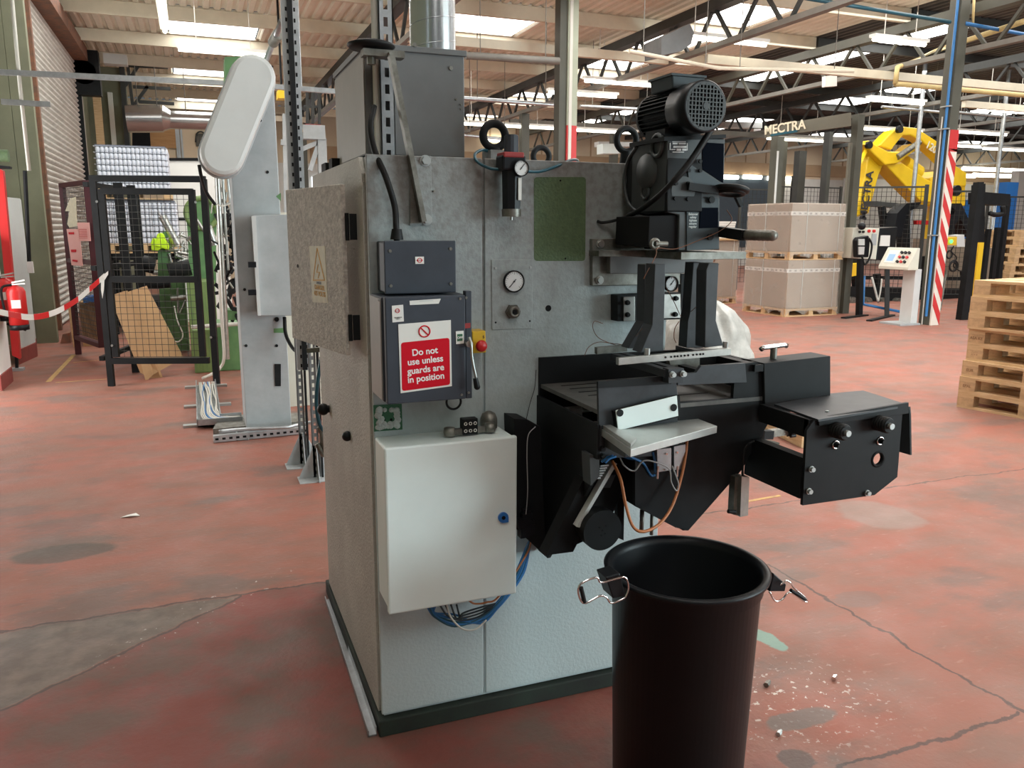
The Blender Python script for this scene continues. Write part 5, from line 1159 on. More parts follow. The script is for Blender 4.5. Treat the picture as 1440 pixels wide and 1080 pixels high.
o = MB(); o.tube(curve([PY(308, 380, 9.2), PY(311, 440, 9.2), PY(315, 500, 9.2), PY(309, 518, 9.2), PY(298, 526, 9.0), PY(285, 532, 8.9)], 8), .016); o.tube(curve([PY(297, 300, 9.2), PY(300, 285, 9.2), PY(312, 290, 9.2), PY(330, 284, 9.2)], 8), .006); o.build('white_conduits', 'white_cable', t)
# --- pallets of clear cups, two loads on top of each other
def cup_load(z0, z1, p4, lab, grp, Yb=13.4):
    xl_, xr_ = p4
    t = thing('cup_pallet', ((xl_+xr_)/2, Yb+.5, z0), lab, 'pallet load', None)
    MB().box(xl_+.02, xr_-.02, Yb+.05, Yb+1.1, z0+.15, z1).build('load_core', 'cup_gap', t)
    c = MB(); nx, nz = 16, int((z1-z0-.15)/.085)
    for j in range(nz):
        z = z0+.15+j*.085
        for i in range(nx):
            x = xl_+.03+(xr_-xl_-.06)*(i+.5)/nx; c.lathe((x, Yb+.03, z), [(.024, .004), (.032, .03), (.032, .06), (.022, .074)], (0, 0, 1), 8)
        for i in range(12): c.lathe((xr_-.02, Yb+.06+i*.085, z), [(.024, .004), (.032, .03), (.032, .06), (.022, .074)], (0, 0, 1), 6)
    o = c.build('cups', 'cup_white', t); o['kind'] = 'stuff'
    sh_ = MB()
    for j in range(nz+1): sh_.box(xl_, xr_, Yb, Yb+1.1, z0+.15+j*.085-.004, z0+.15+j*.085)
    sh_.build('layer_sheets', 'cup_white', t)
    p = MB(); p.box(xl_, xr_, Yb, Yb+1.1, z0+.11, z0+.145); p.box(xl_, xr_, Yb, Yb+1.1, z0, z0+.02)
    for i in (0, .45, .9): p.box(xl_+(xr_-xl_)*i, xl_+(xr_-xl_)*i+.12, Yb, Yb+1.1, z0+.02, z0+.11)
    p.build('pallet', 'wood', t)
zt_ = PY(180, 204, 13.4).z; zm = PY(230, 281, 13.4).z; zl = PY(210, 356, 13.4).z
cup_load(zm, zt_, (-1.25, -.27), 'wrapped pallet load of clear cups, upper one of the stack', '')
cup_load(zl, zm-.005, (-1.20, -.20), 'pallet load of clear cups directly under the upper load', '')
t = thing('pallet_rack', (-.7, 13.9, 0), 'dark steel stand carrying the two cup pallets behind the cage', 'rack')
o = MB()
for x in (-1.2, -.3): o.box(x, x+.08, 13.4, 13.5, 0, zl-.01); o.box(x, x+.08, 14.4, 14.5, 0, zl-.01)
o.box(-1.2, -.2, 13.4, 14.5, zl-.1, zl-.005); o.box(-1.2, -.2, 13.4, 14.5, .35, .5); o.build('frame', 'black_steel', t)
# white machine housings behind
t = thing('white_housing', PY(270, 480, 15), 'white machine housing with dark slots behind the cup pallets', 'machine')
Yh = 14.8
tall(234, 314, 224, Yh, 1.2).build('housing', 'white_label', t)
o = MB()
for c4 in (((261, 286), (268, 286), (268, 290), (261, 290)), ((245, 306), (260, 306), (260, 310), (245, 310)), ((289, 307), (304, 307), (304, 310), (289, 310))): o.prism(PYs(c4, Yh-.01), (0, .02, 0))
o.prism(PYs(((234, 222), (312, 222), (312, 226), (234, 226)), Yh-.02), (0, .05, 0)); o.build('slots', 'black_soft', t)
# gallery wall features at the far left: plywood, door, bars, insulated duct
t = thing('plywood_board', PY(227, 190, 24.6), 'plywood board fixed under the big silver duct', 'board'); slabY(((208, 178), (247, 178), (250, 209), (211, 206)), 24.84, .05).build('board', 'plywood', t)
struct(slabY(((186, 176), (330, 176), (330, 420), (186, 420)), 24.9, .1).build('wall_gallery', 'wall_cream'))
struct(slabY(((186, 176), (210, 176), (212, 206), (186, 206)), 24.8, .1).build('door_2', 'black_soft'))
o = MB()
for x in (247, 250, 254): o.bar(PY(x, 176, 24.86), PY(x+3.5, 222, 24.86), .05)
tag(o.build('pipe_group', 'grey_paint'), 'bundle of thin grey pipes right of the plywood board', 'pipes')
o = MB()
for k in range(8): o.bar(PY(276+2*k, 188, 24.87), PY(277+2*k, 206, 24.87), .03)
o.tube(curve([PY(275, 200, 24.86), PY(277, 188, 24.86), PY(283, 185, 24.86), PY(290, 190, 24.86)], 5), .02)
tag(o.build('window_bars', 'wire'), 'arched black bars on the cream gallery wall', 'grille')
o = MB(); a_, b__ = PY(178, 167, 21.5), PY(300, 171, 21.5); o.cyl(PY(238, 168.5, 21.5), b__, .21, n=28)
t = thing('silver_duct', PY(230, 170, 21.5), 'fat silver insulated duct high on the far left gallery', 'duct'); o.build('thin_duct', 'duct_metal', t)
o = MB(); o.cyl(a_, PY(228, 167, 21.5), .31, n=28); o.cyl(PY(228, 167, 21.5), PY(240, 169, 21.5), .31, .21, n=28); o.build('lagged_section', 'duct_metal', t)
o = MB()
for px in (195, 222, 262): c = PY(px, 168, 21.5); o.cyl(c, (c.x, 21.5, 5.42), .012, n=6)
o.build('hangers', 'beam_grey', t)
t = thing('gallery_frame', PY(178, 120, 21.8), 'dark steel gallery frame with sloping braces at far left', 'frame')
o = MB()
for (p, q) in (((171, 92), (180, 215)), ((176, 92), (236, 95)), ((187, 122), (240, 125)), ((195, 143), (245, 146)), ((173, 125), (195, 92)), ((187, 150), (208, 121)), ((180, 95), (188, 160))): o.bar(PY(*p, 22.33), PY(*q, 22.33), .11 if p[0] < 172 else .07)
o.build('frame', 'beam_dark', t)
# horizontal light strut across the left view
t = thing('hanging_strut', PY(150, 107, 8.6), 'long pale horizontal slotted strut crossing the view at upper left', 'strut')
MB().bar(PY(-10, 101, 8.6), PY(316, 117, 8.6), .05, .045).build('strut_channel', 'galvanised', t)
t = thing('hanging_strut', PY(440, 125, 8.6), 'short pale strut between the slotted strut and the top box', 'strut')
MB().bar(PY(386, 122, 8.6), PY(476, 129, 8.6), .05, .045).build('strut_channel', 'galvanised', t); c = PY(424, 125, 8.6); MB().cyl(c, (c.x, 8.6, 5.42), .008, n=6).build('hanger', 'galvanised', t)
tag(MB().bar(PY(2, 143, 8.6), PY(71, 147, 8.6), .045, .045).build('wall_bracket', 'galvanised'), 'short grey bracket bar on the wall left of shutter', 'bracket')
o = MB(); o.tube([PY(17, 0, 8.6), PY(28, 120, 8.6), PY(41, 240, 8.6)], .016); tag(o.build('wall_conduit', 'white_cable'), 'thin cream conduit running down the left wall post', 'conduit')
# mezzanine seen between strut and fume box
t = thing('mezzanine', PY(445, 195, 16), 'grey steel platform with red crate seen left of the top box', 'platform')
o = MB(); Ym = 16
for (p, q, w_) in (((425, 186), (456, 187), .25), ((452, 195), (456, 300), .16), ((436, 240), (450, 195), .08), ((424, 210), (448, 200), .08), ((395, 200), (425, 205), .1), ((400, 160), (402, 300), .07), ((416, 160), (420, 300), .07)): o.bar(PY(*p, Ym), PY(*q, Ym), w_)
c = PY(456, 300, Ym); o.bar(c, (c.x, c.y, 0), .16); o.build('frame', 'grey_paint', t); o = MB()
for x in (432, 440, 449): o.bar(PY(x, 130, Ym), PY(x, 176, Ym), .05)
o.bar(PY(428, 150, Ym), PY(452, 150, Ym), .04); o.build('railing', 'beam_dark', t)
slabY(((429, 174), (451, 175), (451, 183), (429, 182)), Ym-.1, .5).build('red_crate', 'red_dark', t); slabY(((425, 182), (456, 183), (456, 187), (425, 186)), Ym-.12, .6).build('deck', 'wood', t)
t = thing('yellow_hoist', PY(396, 132, 15), 'small yellow hoist block just right of the grey column top', 'hoist'); slabY(((391, 126), (402, 126), (402, 138), (391, 138)), 15, .3).build('block', 'safety_yellow', t); c = PY(396, 127, 15.1); MB().cyl(c, (c.x, 15.1, 5.42), .02, n=6).build('hanger', 'black_steel', t)
# --- extreme left: sign boards, bollard and extinguishers
t = thing('grey_board', G(40, 490), 'tall pale grey boxed-in column with red skirting at far left', 'board')
MB().prism([G(28, 512), G(52, 500), G(52, 488), G(28, 498)], (0, 0, 1.92)).build('board', 'board_grey', t)
MB().prism([G(27, 513), G(53, 501), G(53, 494), G(27, 505)], (0, 0, .17)).build('skirting', 'skirting_red', t)
t = thing('white_board', G(10, 545), 'white painted partition end with red skirting, at the very left edge', 'board')
MB().prism([G(3, 548), G(18, 535), G(-40, 505), G(-60, 520)], (0, 0, 1.5)).build('board', 'board_white', t)
MB().prism([G(3, 550), G(19, 536), G(-39, 504), G(-61, 521)], (0, 0, .15)).build('skirting', 'skirting_red', t)
slabY(((-4, 236), (4, 240), (26, 480), (28, 505), (17, 500), (-2, 300)), 9.9, .1).build('red_frame_tmp', 'red_plastic')
o_ = col.objects['red_frame_tmp']; o_.name = 'red_board'; tag(o_, 'bright red painted panel edge behind the extinguishers', 'panel')
tag(slabY(((-5, 232), (14, 234), (14, 237), (-5, 237)), 9.8, .1).build('door_header', 'black_steel'), 'thin dark rail above the red panel at left edge', 'rail')
t = thing('green_lamp', PY(4, 220, 9.7), 'small green emergency lamp at the top left edge', 'lamp'); q = PY(1, 219, 9.7); o = MB(); o.cyl(q-V((.03, 0, 0)), q+V((.07, 0, 0)), .06); o.build('lens', 'green_panel', t)
Ye = 9.35
def extinguisher(cx, top, bot, lab, Y):
    c0, c1 = PY(cx, top, Y), PY(cx, bot, Y); r = .085
    t = thing('fire_extinguisher', c1, lab, 'fire extinguisher', None); h_ = c0.z-c1.z
    o = MB(); o.lathe((c1.x, Y, c1.z), [(.0001, 0), (r, .0), (r, h_*.78), (r*.8, h_*.86), (r*.35, h_*.9), (r*.3, h_*.93), (.0001, h_*.93)], (0, 0, 1), 24); o.build('cylinder', 'red_plastic', t)
    o = MB(); o.lathe((c1.x, Y, c1.z), [(.0001, -.004), (r*1.03, -.004), (r*1.03, h_*.10), (r*1.0, h_*.10)], (0, 0, 1), 24); o.build('base_ring', 'black_plastic', t)
    o = MB(); o.bar((c1.x-.02, Y-.02, c1.z+h_*.97), (c1.x+.10, Y-.05, c1.z+h_*1.02), .02, .015); o.bar((c1.x-.02, Y-.02, c1.z+h_*.93), (c1.x+.10, Y-.05, c1.z+h_*.95), .02, .012); o.build('handle', 'steel', t)
    MB().box(c1.x-.035, c1.x+.045, Y-r-.002, Y-r+.02, c1.z+h_*.45, c1.z+h_*.62).build('label', 'white_label', t)
    MB().tube(curve([(c1.x-.02, Y, c1.z+h_*.93), (c1.x-.11, Y-.05, c1.z+h_*.85), (c1.x-.10, Y-.07, c1.z+h_*.4), (c1.x-.09, Y-.07, c1.z+h_*.25)], 6), .012).build('hose', 'black_rubber', t)
extinguisher(28, 395, 463, 'right red fire extinguisher with black base, lower on the stand', 9.3)
extinguisher(12, 385, 450, 'left red fire extinguisher, higher and half hidden behind hose', 9.5)
t = thing('extinguisher_stand', G(24, 521), 'dark pole stand with flat foot holding the fire extinguishers', 'stand')
q = G(24, 521); q1 = PY(17, 385, q.y); MB().bar(q, q1, .03).build('pole', 'black_steel', t); MB().box(q.x-.07, q.x+.07, q.y-.06, q.y+.06, 0, .03).build('foot', 'grey_paint', t)
MB().bar(PY(10, 455, 9.4), PY(37, 464, 9.4), .05, .02).build('shelf', 'black_steel', t)
t = thing('wall_switch', PY(43, 385, 9.9), 'small grey switch box with conduit on grey board', 'switch'); slabY(((37, 368), (45, 368), (47, 384), (39, 384)), 9.85, .06).build('box', 'grey_light', t); MB().cyl(PY(35, 240, 9.9), PY(41, 368, 9.9), .02).build('conduit', 'black_steel', t)

# ================================================================ RIGHT SIDE OF THE HALL
# --- europallets, stack of eight with the nearest corner towards us
def pallet_mesh(parent=None):
    o = MB()
    for x in (0, .1625, .33, .4925, .655): o.box(x, x+.145 if x in (0, .33, .655) else x+.10, 0, 1.2, .122, .144)
    o.box(0, .8, 0, .145, .100, .122); o.box(0, .8, .5275, .6725, .100, .122); o.box(0, .8, 1.055, 1.2, .100, .122)
    for x in (0, .3275, .70): o.box(x, x+.10, 0, 1.2, 0, .022)
    return o
def pallet(loc, rz, lab, grp=None, text_=None):
    t = thing('wooden_pallet', (0, 0, 0), lab, 'pallet', grp)
    pallet_mesh().build('boards', 'wood', t)
    for i, x in enumerate((0, .3275, .70)):
        for j, y in enumerate((0, .5275, 1.055)):
            MB().box(x, x+.10, y, y+.145, .022, .100).build('block', 'wood_end', t)
    t.location = loc; t.rotation_euler = (0, 0, rz); return t
# near stack: corner edges measured on the floor
c0 = G(1345, 572); rnd = random.Random(2)
ords = ['lowest', 'second from the floor', 'third from the floor', 'fourth from the floor', 'fifth from the floor', 'sixth from the floor', 'seventh from the floor', 'topmost']
proto = None
offs = [0, 0, .015, .05, .05, .025, .03, .05]
for k in range(8):
    rz = R(10.7+rnd.uniform(-.8, .8)); loc = (c0.x+offs[k]+1.2*sin(rz), c0.y-1.2*cos(rz), .1445*k)
    lab = 'wooden pallet in the near right stack, %s' % ords[k]
    if proto is None: t = proto = pallet(loc, rz, lab, 'stacked wooden pallets at the right edge')
    else:
        t = copy_tree(proto); t.location = loc; t.rotation_euler = (0, 0, rz); t['label'] = lab
# stamps on end blocks of the near corner
bpy.context.view_layer.update()
for k, s_ in ((3, '- - -'), (4, 'ASA KE'), (2, 'EUR'), (1, 'EPAL')):
    t = [o for o in col.objects if o.name.startswith('wooden_pallet')][k]
    mm = M.Translation(V(t.location)) @ M.Rotation(t.rotation_euler.z, 4, 'Z')
    lm = face_mtx((-.0008, .66, .06), (0, -1, 0), (0, 0, 1)); 
    text('stamp', s_, .035, mm @ face_mtx((-.0012, 1.127, .061), (0, -1, 0), (0, 0, 1)), 'wood_dark', t, .0004)
# distant pallet stack at right edge
q = PY(1393, 400, 16)
for k in range(7):
    t = copy_tree(proto); t.location = (18.2+.03*(k % 2)+.05*k, 14.0, .2+.20*k); t.rotation_euler = (0, 0, R(-8)); t.scale = (1.35, 1.35, 1.35)
    t['label'] = 'pallet in the far stack behind the yellow bollard, %s' % (['lowest', 'second up', 'third up', 'middle', 'third from top', 'second from top', 'topmost'][k]); t['group'] = 'far pallet stack behind the bollard'
t = tag(MB().box(18.1, 19.5, 13.9, 15.7, 0, .19).build('stack_base', 'cardboard_dull'), 'dull brown base under the far pallet stack', 'base')
# --- wrapped board loads
def load(x, y, z, wx, wy, h, rz, lab, kind='cardboard_grey', tape=True):
    t = thing('wrapped_load', (0, 0, 0), lab, 'pallet load')
    MB().box(-wx/2, wx/2, -wy/2, wy/2, .15, h).build('board_stack', kind, t, bevel=.02)
    p = MB(); p.box(-wx/2-.01, wx/2+.01, -wy/2-.01, wy/2+.01, .11, .148); p.box(-wx/2-.01, wx/2+.01, -wy/2-.01, wy/2+.01, 0, .02)
    for i in (0, .46, .92):
        for j in (0, .46, .92): p.box(-wx/2+wx*i-.005*0, -wx/2+wx*i+.1, -wy/2+wy*j, -wy/2+wy*j+.11, .02, .11)
    p.build('pallet', 'wood', t)
    if tape:
        MB().box(-wx/2-.006, wx/2+.006, -wy/2-.006, wy/2+.006, h-.22, h-.15).build('tape_band', 'tape_white', t)
        o = MB()
        for i in range(10):
            x_ = -wx/2+wx*(i+.5)/10; o.box(x_-.03, x_+.02, -wy/2-.009, -wy/2-.006, h-.20, h-.17)
            y_ = -wy/2+wy*(i+.5)/10; o.box(-wx/2-.009, -wx/2-.006, y_-.03, y_+.02, h-.20, h-.17)
        o.build('tape_print', 'grey_cable', t)
    o = MB(); rnd = random.Random(int(x*10+z*7)); 
    def skirt(P, Q, nrm):
        n = 26; vs = []
        for i in range(n+1):
            a_ = P.lerp(Q, i/n); top = h+.004; lo = .02+.11*abs(sin(i*pi/n*3))*rnd.uniform(.7, 1.1)
            vs += [a_+nrm*.012+V((0, 0, top)), a_+nrm*(.014+rnd.uniform(0, .012))+V((0, 0, .4*h)), a_+nrm*(.02+rnd.uniform(0, .02))+V((0, 0, lo))]
        o.add(vs, [(3*i+j, 3*i+3+j, 3*i+4+j, 3*i+1+j) for i in range(n) for j in (0, 1)], True)
    skirt(V((-wx/2, -wy/2, 0)), V((wx/2, -wy/2, 0)), V((0, -1, 0))); skirt(V((-wx/2, wy/2, 0)), V((-wx/2, -wy/2, 0)), V((-1, 0, 0)))
    o.build('stretch_film', 'film', t)
    o = MB()
    for i in (.28, .88): x_ = -wx/2+wx*i; o.box(x_-.004, x_+.004, -wy/2-.022, -wy/2-.018, .15, h)
    for j in (.45,): y_ = wy/2-wy*j; o.box(-wx/2-.022, -wx/2-.018, y_-.006, y_+.006, .15, h)
    o.build('straps', 'board_grey', t)
    t.location = (x, y, z); t.rotation_euler = (0, 0, rz); return t
# lower load footprint from the three visible floor corners
L0, L1, L2 = G(1045, 437), G(1103, 446), G(1181, 441)
ang = math.atan2((L2-L1).y, (L2-L1).x); wx = (L2-L1).length; wy = (L0-L1).length
cen = (L2+L0)/2
print('load', L0, L1, L2, math.degrees(ang), wx, wy)
ang = R(1); 
xax = V((cos(ang), sin(ang), 0)); yax = V((-sin(ang), cos(ang), 0)); cen = L1+xax*(1.22/2)+yax*(1.20/2)
load(cen.x, cen.y, 0, 1.22, 1.20, 1.03, ang, 'film wrapped brown board load on pallet, lower one of the pair')
load(cen.x+.03, cen.y+.02, 1.035, 1.25, 1.22, 1.02, ang, 'film wrapped brown board load on pallet, stacked on top')
q = G(1012, 430); t = load(q.x+.05, q.y+1.0, 0, 1.2, 1.3, 1.35, R(3), 'paler wrapped load left of the stacked pair, with white sheets', 'cardboard_grey', False)
MB().box(-.66, .62, -.7, .6, 1.35, 1.39).build('top_board', 'wood', None)
o_ = [o for o in col.objects if o.name.startswith('top_board')][0]; o_.parent = t
st_ = MB()
for k in range(8): st_.box(-.55+.01*(k % 3), .5+.012*(k % 4), -.6, .5, 1.39+.045*k, 1.39+.045*k+.04)
o_ = st_.build('white_sheets', 'white_label', None); o_.parent = t; 
tx = text('handwriting', 'LINK\n23\nTEST', .17, face_mtx((-.1, -.674, .95), (1, 0, 0), (0, 0, 1)), 'rust', None, .001); tx.parent = t
# clear bag behind the machine
bg_ = MB(); c = PY(1012, 478, 3.3); n = 64; vs = []; rnd = random.Random(8)
prof = [(.34, 0), (.42, .12), (.45, .35), (.42, .6), (.34, .8), (.24, .93), (.12, 1.0), (.03, 1.02)]
bx_ = V((3.85, 5.6, 0))
pr2 = []
for (r0_, z0_), (r1_, z1_) in zip(prof, prof[1:]): pr2 += [(r0_+(r1_-r0_)*k/4, z0_+(z1_-z0_)*k/4) for k in range(4)]
prof = pr2+[prof[-1]]
for r, z in prof:
    for i in range(n):
        a_ = 2*pi*i/n; q_ = 1+.05*sin(7*a_+5*z)+.04*sin(13*a_-9*z+2)+.05*sin(3*a_+11*z)+rnd.uniform(-.015, .015); vs.append(bx_+V((r*cos(a_)*q_, r*sin(a_)*q_, z+.006+.02*sin(5*a_)*(z > .5))))
bg_.add(vs, [(j*n+i, j*n+(i+1) % n, (j+1)*n+(i+1) % n, (j+1)*n+i) for j in range(len(prof)-1) for i in range(n)]+[tuple(range(n))[::-1], tuple(range((len(prof)-1)*n, len(prof)*n))], True)
tag(bg_.build('plastic_bag', 'film_white'), 'bulging clear plastic bag standing right behind the machine', 'bag')
# wood piece with knob clamp on the floor behind the right arm
W0, W1, W2 = G(1075, 597), G(1118, 634), G(1128, 626)
t = thing('timber_offcut', G(1100, 625), 'pale timber pallet piece lying on floor under the black plate', 'timber')
o = MB(); a_ = G(1060, 596); b__ = G(1127, 630); sd = (b__-a_).normalized().cross(V((0, 0, 1)))
o.prism([a_, b__, b__-sd*.12, a_-sd*.12], (0, 0, .02)); o.prism([a_.lerp(b__, .75)+V((0, 0, .02)), b__+V((0, 0, .02)), b__-sd*.10+V((0, 0, .02)), a_.lerp(b__, .75)-sd*.10+V((0, 0, .02))], (0, 0, .075)); o.prism([a_+V((0, 0, .095)), b__+V((0, 0, .095)), b__-sd*.14+V((0, 0, .095)), a_-sd*.14+V((0, 0, .095))], (0, 0, .02)); o.build('boards', 'wood', t)
t = thing('knob_clamp', PY(1100, 607, 4.3), 'steel bar clamp with black star knob on the timber', 'clamp')
zc = 4.55; o = MB(); o.bar(PY(1072, 611, zc), PY(1106, 606, zc), .045, .05); o.build('bar', 'steel_dirty', t); MB().bar(PY(1072, 611, zc-.03), PY(1085, 611, zc-.03), .05, .06).build('socket', 'black_steel', t); MB().bar(PY(1062, 622, zc), PY(1091, 627, zc), .06, .06).build('base', 'column_dark', t)
o = MB(); p = PY(1113, 606, zc-.03); o.cyl(p-V((.02, 0, 0)), p+V((.02, 0, 0)), .035); 
for k in range(6): a_ = k*pi/3; o.cyl(p+V((-.02, cos(a_)*.035, sin(a_)*.035)), p+V((.02, cos(a_)*.035, sin(a_)*.035)), .014)
o.cyl(PY(1104, 606, zc), p, .014); o.build('star_knob', 'black_plastic', t)
# --- palletiser gate with lettering
Ya, Yb_ = 15.2, 12.6
t = thing('pallet_wrapper', (11.9, 13.8, 0), 'tall dark wrapping machine gate lettered MECTRA behind the loads', 'machine')
pl = PX(1078, 300, PY(1083, 300, 14.0).x)
A_ = PY(1088, 176, 14.0); B_ = PY(1189, 170, 12.9)
# two post positions on the floor
Pn, Pf = G(1186, 441), None
Yn = Pn.y; Xn = Pn.x
def topz(px, py, Y): return PY(px, py, Y).z
zn = topz(1200, 160, Yn); Yf_ = 14.6; Xf = PY(1088, 300, Yf_).x; zf = topz(1080, 178, Yf_)
print('gate', Pn, zn, Xf, zf)
MB().box(Xn-.02, Xn+.13, Yn, Yn+.16, 0, zn+.0).build('front_post', 'column_dark', t)
MB().box(Xn-.12, Xn-.06, Yn+.05, Yn+.1, 0, zn-.5).build('guide_channel', 'gate_grey', t)
MB().box(Xf-.02, Xf+.16, Yf_, Yf_+.22, 0, zn-.15).build('rear_post', 'column_dark', t)
MB().box(Xf-.02, Xf+.02, Yf_-.02, Yf_, 0, zn-.45).build('chain_strip', 'grey_light', t)
q0 = [PY(1077, 178, Yf_-.03), PY(1197, 158, Yn-.03), PY(1197, 177, Yn-.03), PY(1077, 193, Yf_-.03)]
MB().prism(q0, (.06, .12, 0)).build('top_beam', 'gate_grey', t)
xd = (q0[1]-q0[0]); xd.z = 0; xd.normalize(); xs = (q0[1]-q0[0]).normalized()
def on_beam(px, py):
    n = (q0[1]-q0[0]).cross(q0[3]-q0[0]).normalized(); d = ray(px, py); return C0+d*((q0[0]-C0).dot(n)/d.dot(n))-V((.01, .02, 0))
up_ = (q0[0]-q0[3]).normalized()
text('lettering', 'MECTRA', .25, face_mtx(on_beam(1102.5, 180), xs, up_), 'cream_label', t, .004, sx=1.3)
o = MB(); o.prism([on_beam(1083.5, 188.5), on_beam(1121, 182.5), on_beam(1121, 186), on_beam(1083.5, 192)], (0, .008, 0)); o.build('blue_underline', 'teal_hose', t)
far2 = thing('gate_post', PY(1115, 240, 17), 'dark post inside the wrapping gate, farther back', 'post'); MB().box(PY(1123, 240, 17).x, PY(1133, 240, 17).x, 17, 17.2, 0, PY(1128, 212, 17).z).build('post', 'beam_dark', far2)
far3 = thing('gate_post', PY(1170, 240, 16), 'second narrow post inside the wrapping gate, right side', 'post'); MB().box(PY(1163, 240, 16).x, PY(1168, 240, 16).x, 16, 16.2, 0, PY(1165, 185, 16).z).build('post', 'beam_dark', far3)
# --- robot
t = thing('industrial_robot', PY(1320, 330, 15.5), 'large yellow industrial robot arm behind the striped column', 'robot')
Yr = 15.5
def link(name, pts, y, th, m='robot_yellow', bev=.03): return slabY(pts, y, th).build(name, m, t, bevel=bev)
link('upper_arm', ((1250, 190), (1258, 183), (1272, 178), (1290, 180), (1325, 203), (1330, 230), (1322, 222), (1296, 198), (1280, 190), (1270, 191), (1262, 200), (1254, 211), (1236, 205)), Yr, .35)
link('elbow_link', ((1216, 203), (1222, 197), (1232, 204), (1250, 213), (1275, 213), (1290, 201), (1296, 206), (1262, 230), (1245, 232), (1226, 214)), Yr-.1, .45)
link('fore_column', ((1224, 214), (1243, 231), (1236, 246), (1222, 300), (1206, 305), (1200, 300), (1208, 280), (1216, 250), (1219, 228)), Yr+.1, .4)
link('counter_arm', ((1245, 231), (1268, 228), (1300, 250), (1312, 256), (1316, 285), (1296, 284), (1270, 258)), Yr, .45)
link('base_column', ((1308, 250), (1330, 240), (1358, 246), (1358, 290), (1310, 290)), Yr+.3, .7)
link('rear_joint', ((1340, 230), (1360, 243), (1359, 262), (1338, 262)), Yr+.2, .5)
c = PY(1330, 290, Yr+.5); MB().cyl((c.x, Yr+.6, 0), (c.x, Yr+.6, c.z+.2), .42, .34, n=24).build('pedestal', 'robot_yellow', t)
o = MB(); o.cyl(PY(1270, 230, Yr+.2), PY(1290, 244, Yr+.2), .20, n=20); o.build('drive_motor', 'robot_yellow', t)
o = MB()
for px, py, r in ((1265, 182, .085), (1222, 204, .085), (1345, 268, .13)): q = PY(px, py, Yr-.12); o.cyl(q-V((0, .04, 0)), q+V((0, .05, 0)), r, n=24)
o.build('joint_caps', 'black_plastic', t)
o = MB(); o.cyl(PY(1262, 221, Yr-.12), PY(1293, 200, Yr-.12), .07); o.build('cylinder', 'steel_dirty', t)
o = MB(); o.tube([PY(1219, 208, Yr), PY(1203, 245, Yr), PY(1196, 262, Yr)], .05); o.build('tie_rod', 'robot_yellow', t)
xdir = (PY(1220, 262, Yr)-PY(1216, 288, Yr)).normalized()
text('lettering', 'MECTRA', .30, face_mtx(PY(1219, 275, Yr+.07), xdir, V((0, -1, 0)).cross(xdir)), 'text_dark', t, .004)
text('lettering', '1207', .25, face_mtx(PY(1312, 209, Yr-.02), (PY(1325, 218, Yr)-PY(1300, 200, Yr)).normalized(), V((0, 1, 0)).cross((PY(1325, 218, Yr)-PY(1300, 200, Yr)).normalized())*-1), 'cream_label', t, .004)
# --- guarding and machines of the palletiser cell
t = thing('conveyor_frame', PY(1300, 400, 14), 'low black conveyor frame with rollers behind the striped column', 'conveyor')
Yk = 14.2
o = MB()
for (p, q, w_) in (((1185, 412), (1370, 415), .3), ((1190, 390), (1375, 392), .08), ((1185, 436), (1380, 440), .25), ((1233, 385), (1233, 440), .12), ((1300, 360), (1300, 440), .12), ((1355, 380), (1360, 440), .12), ((1200, 360), (1205, 440), .10), ((1270, 290), (1270, 350), .2), ((1240, 290), (1246, 350), .12), ((1345, 290), (1350, 345), .12)): o.bar(PY(*p, Yk), PY(*q, Yk), w_)
o.build('frame', 'black_steel', t)
o = MB()
for k in range(7): p = PY(1200+22*k, 424+k*.5, Yk-.3); o.cyl(p, p+V((0, .9, 0)), .10)
o.build('rollers', 'steel_dirty', t)
o = MB(); o.prism(PYs(((1256, 333), (1262, 300), (1275, 286), (1296, 284), (1290, 292), (1276, 298), (1268, 333)), Yk-.4), (0, .3, 0)); o.prism(PYs(((1334, 333), (1334, 312), (1345, 296), (1330, 286), (1352, 286), (1372, 330), (1372, 333), (1362, 333), (1350, 305), (1343, 318), (1343, 333)), Yk-.4), (0, .3, 0)); o.build('gripper_guards', 'black_plastic', t)
o = MB(); o.prism(PYs(((1228, 283), (1300, 288), (1300, 294), (1228, 290)), Yk+.6), (0, .3, 0)); o.build('cross_rail', 'beam_dark', t)
slabY(((1168, 392), (1202, 370), (1208, 378), (1206, 385), (1176, 400)), Yk, .2).build('yellow_chain_guard', 'safety_yellow', t) if 0 else None
tag(slabY(((1289, 310), (1312, 310), (1312, 316), (1289, 316)), Yk-.2, .1).build('red_rail', 'red_plastic'), 'short red rail left of the striped column', 'rail')
slabY(((1189, 372), (1212, 370), (1212, 386), (1192, 390)), Yk-.2, .3).build('yellow_guard', 'safety_yellow', [o for o in col.objects if o.name.startswith('conveyor_frame') and o.type == 'EMPTY'][0])
tag(tall(1298, 1366, 336, 15.2, .3).build('board_pile', 'cardboard_dull'), 'long brown board pile behind the striped column', 'board pile')
tag(tall(1380, 1404, 349, 13.9, .2).build('board_pile', 'cardboard_dull'), 'brown board pile between yellow bollard and far pallets', 'board pile')
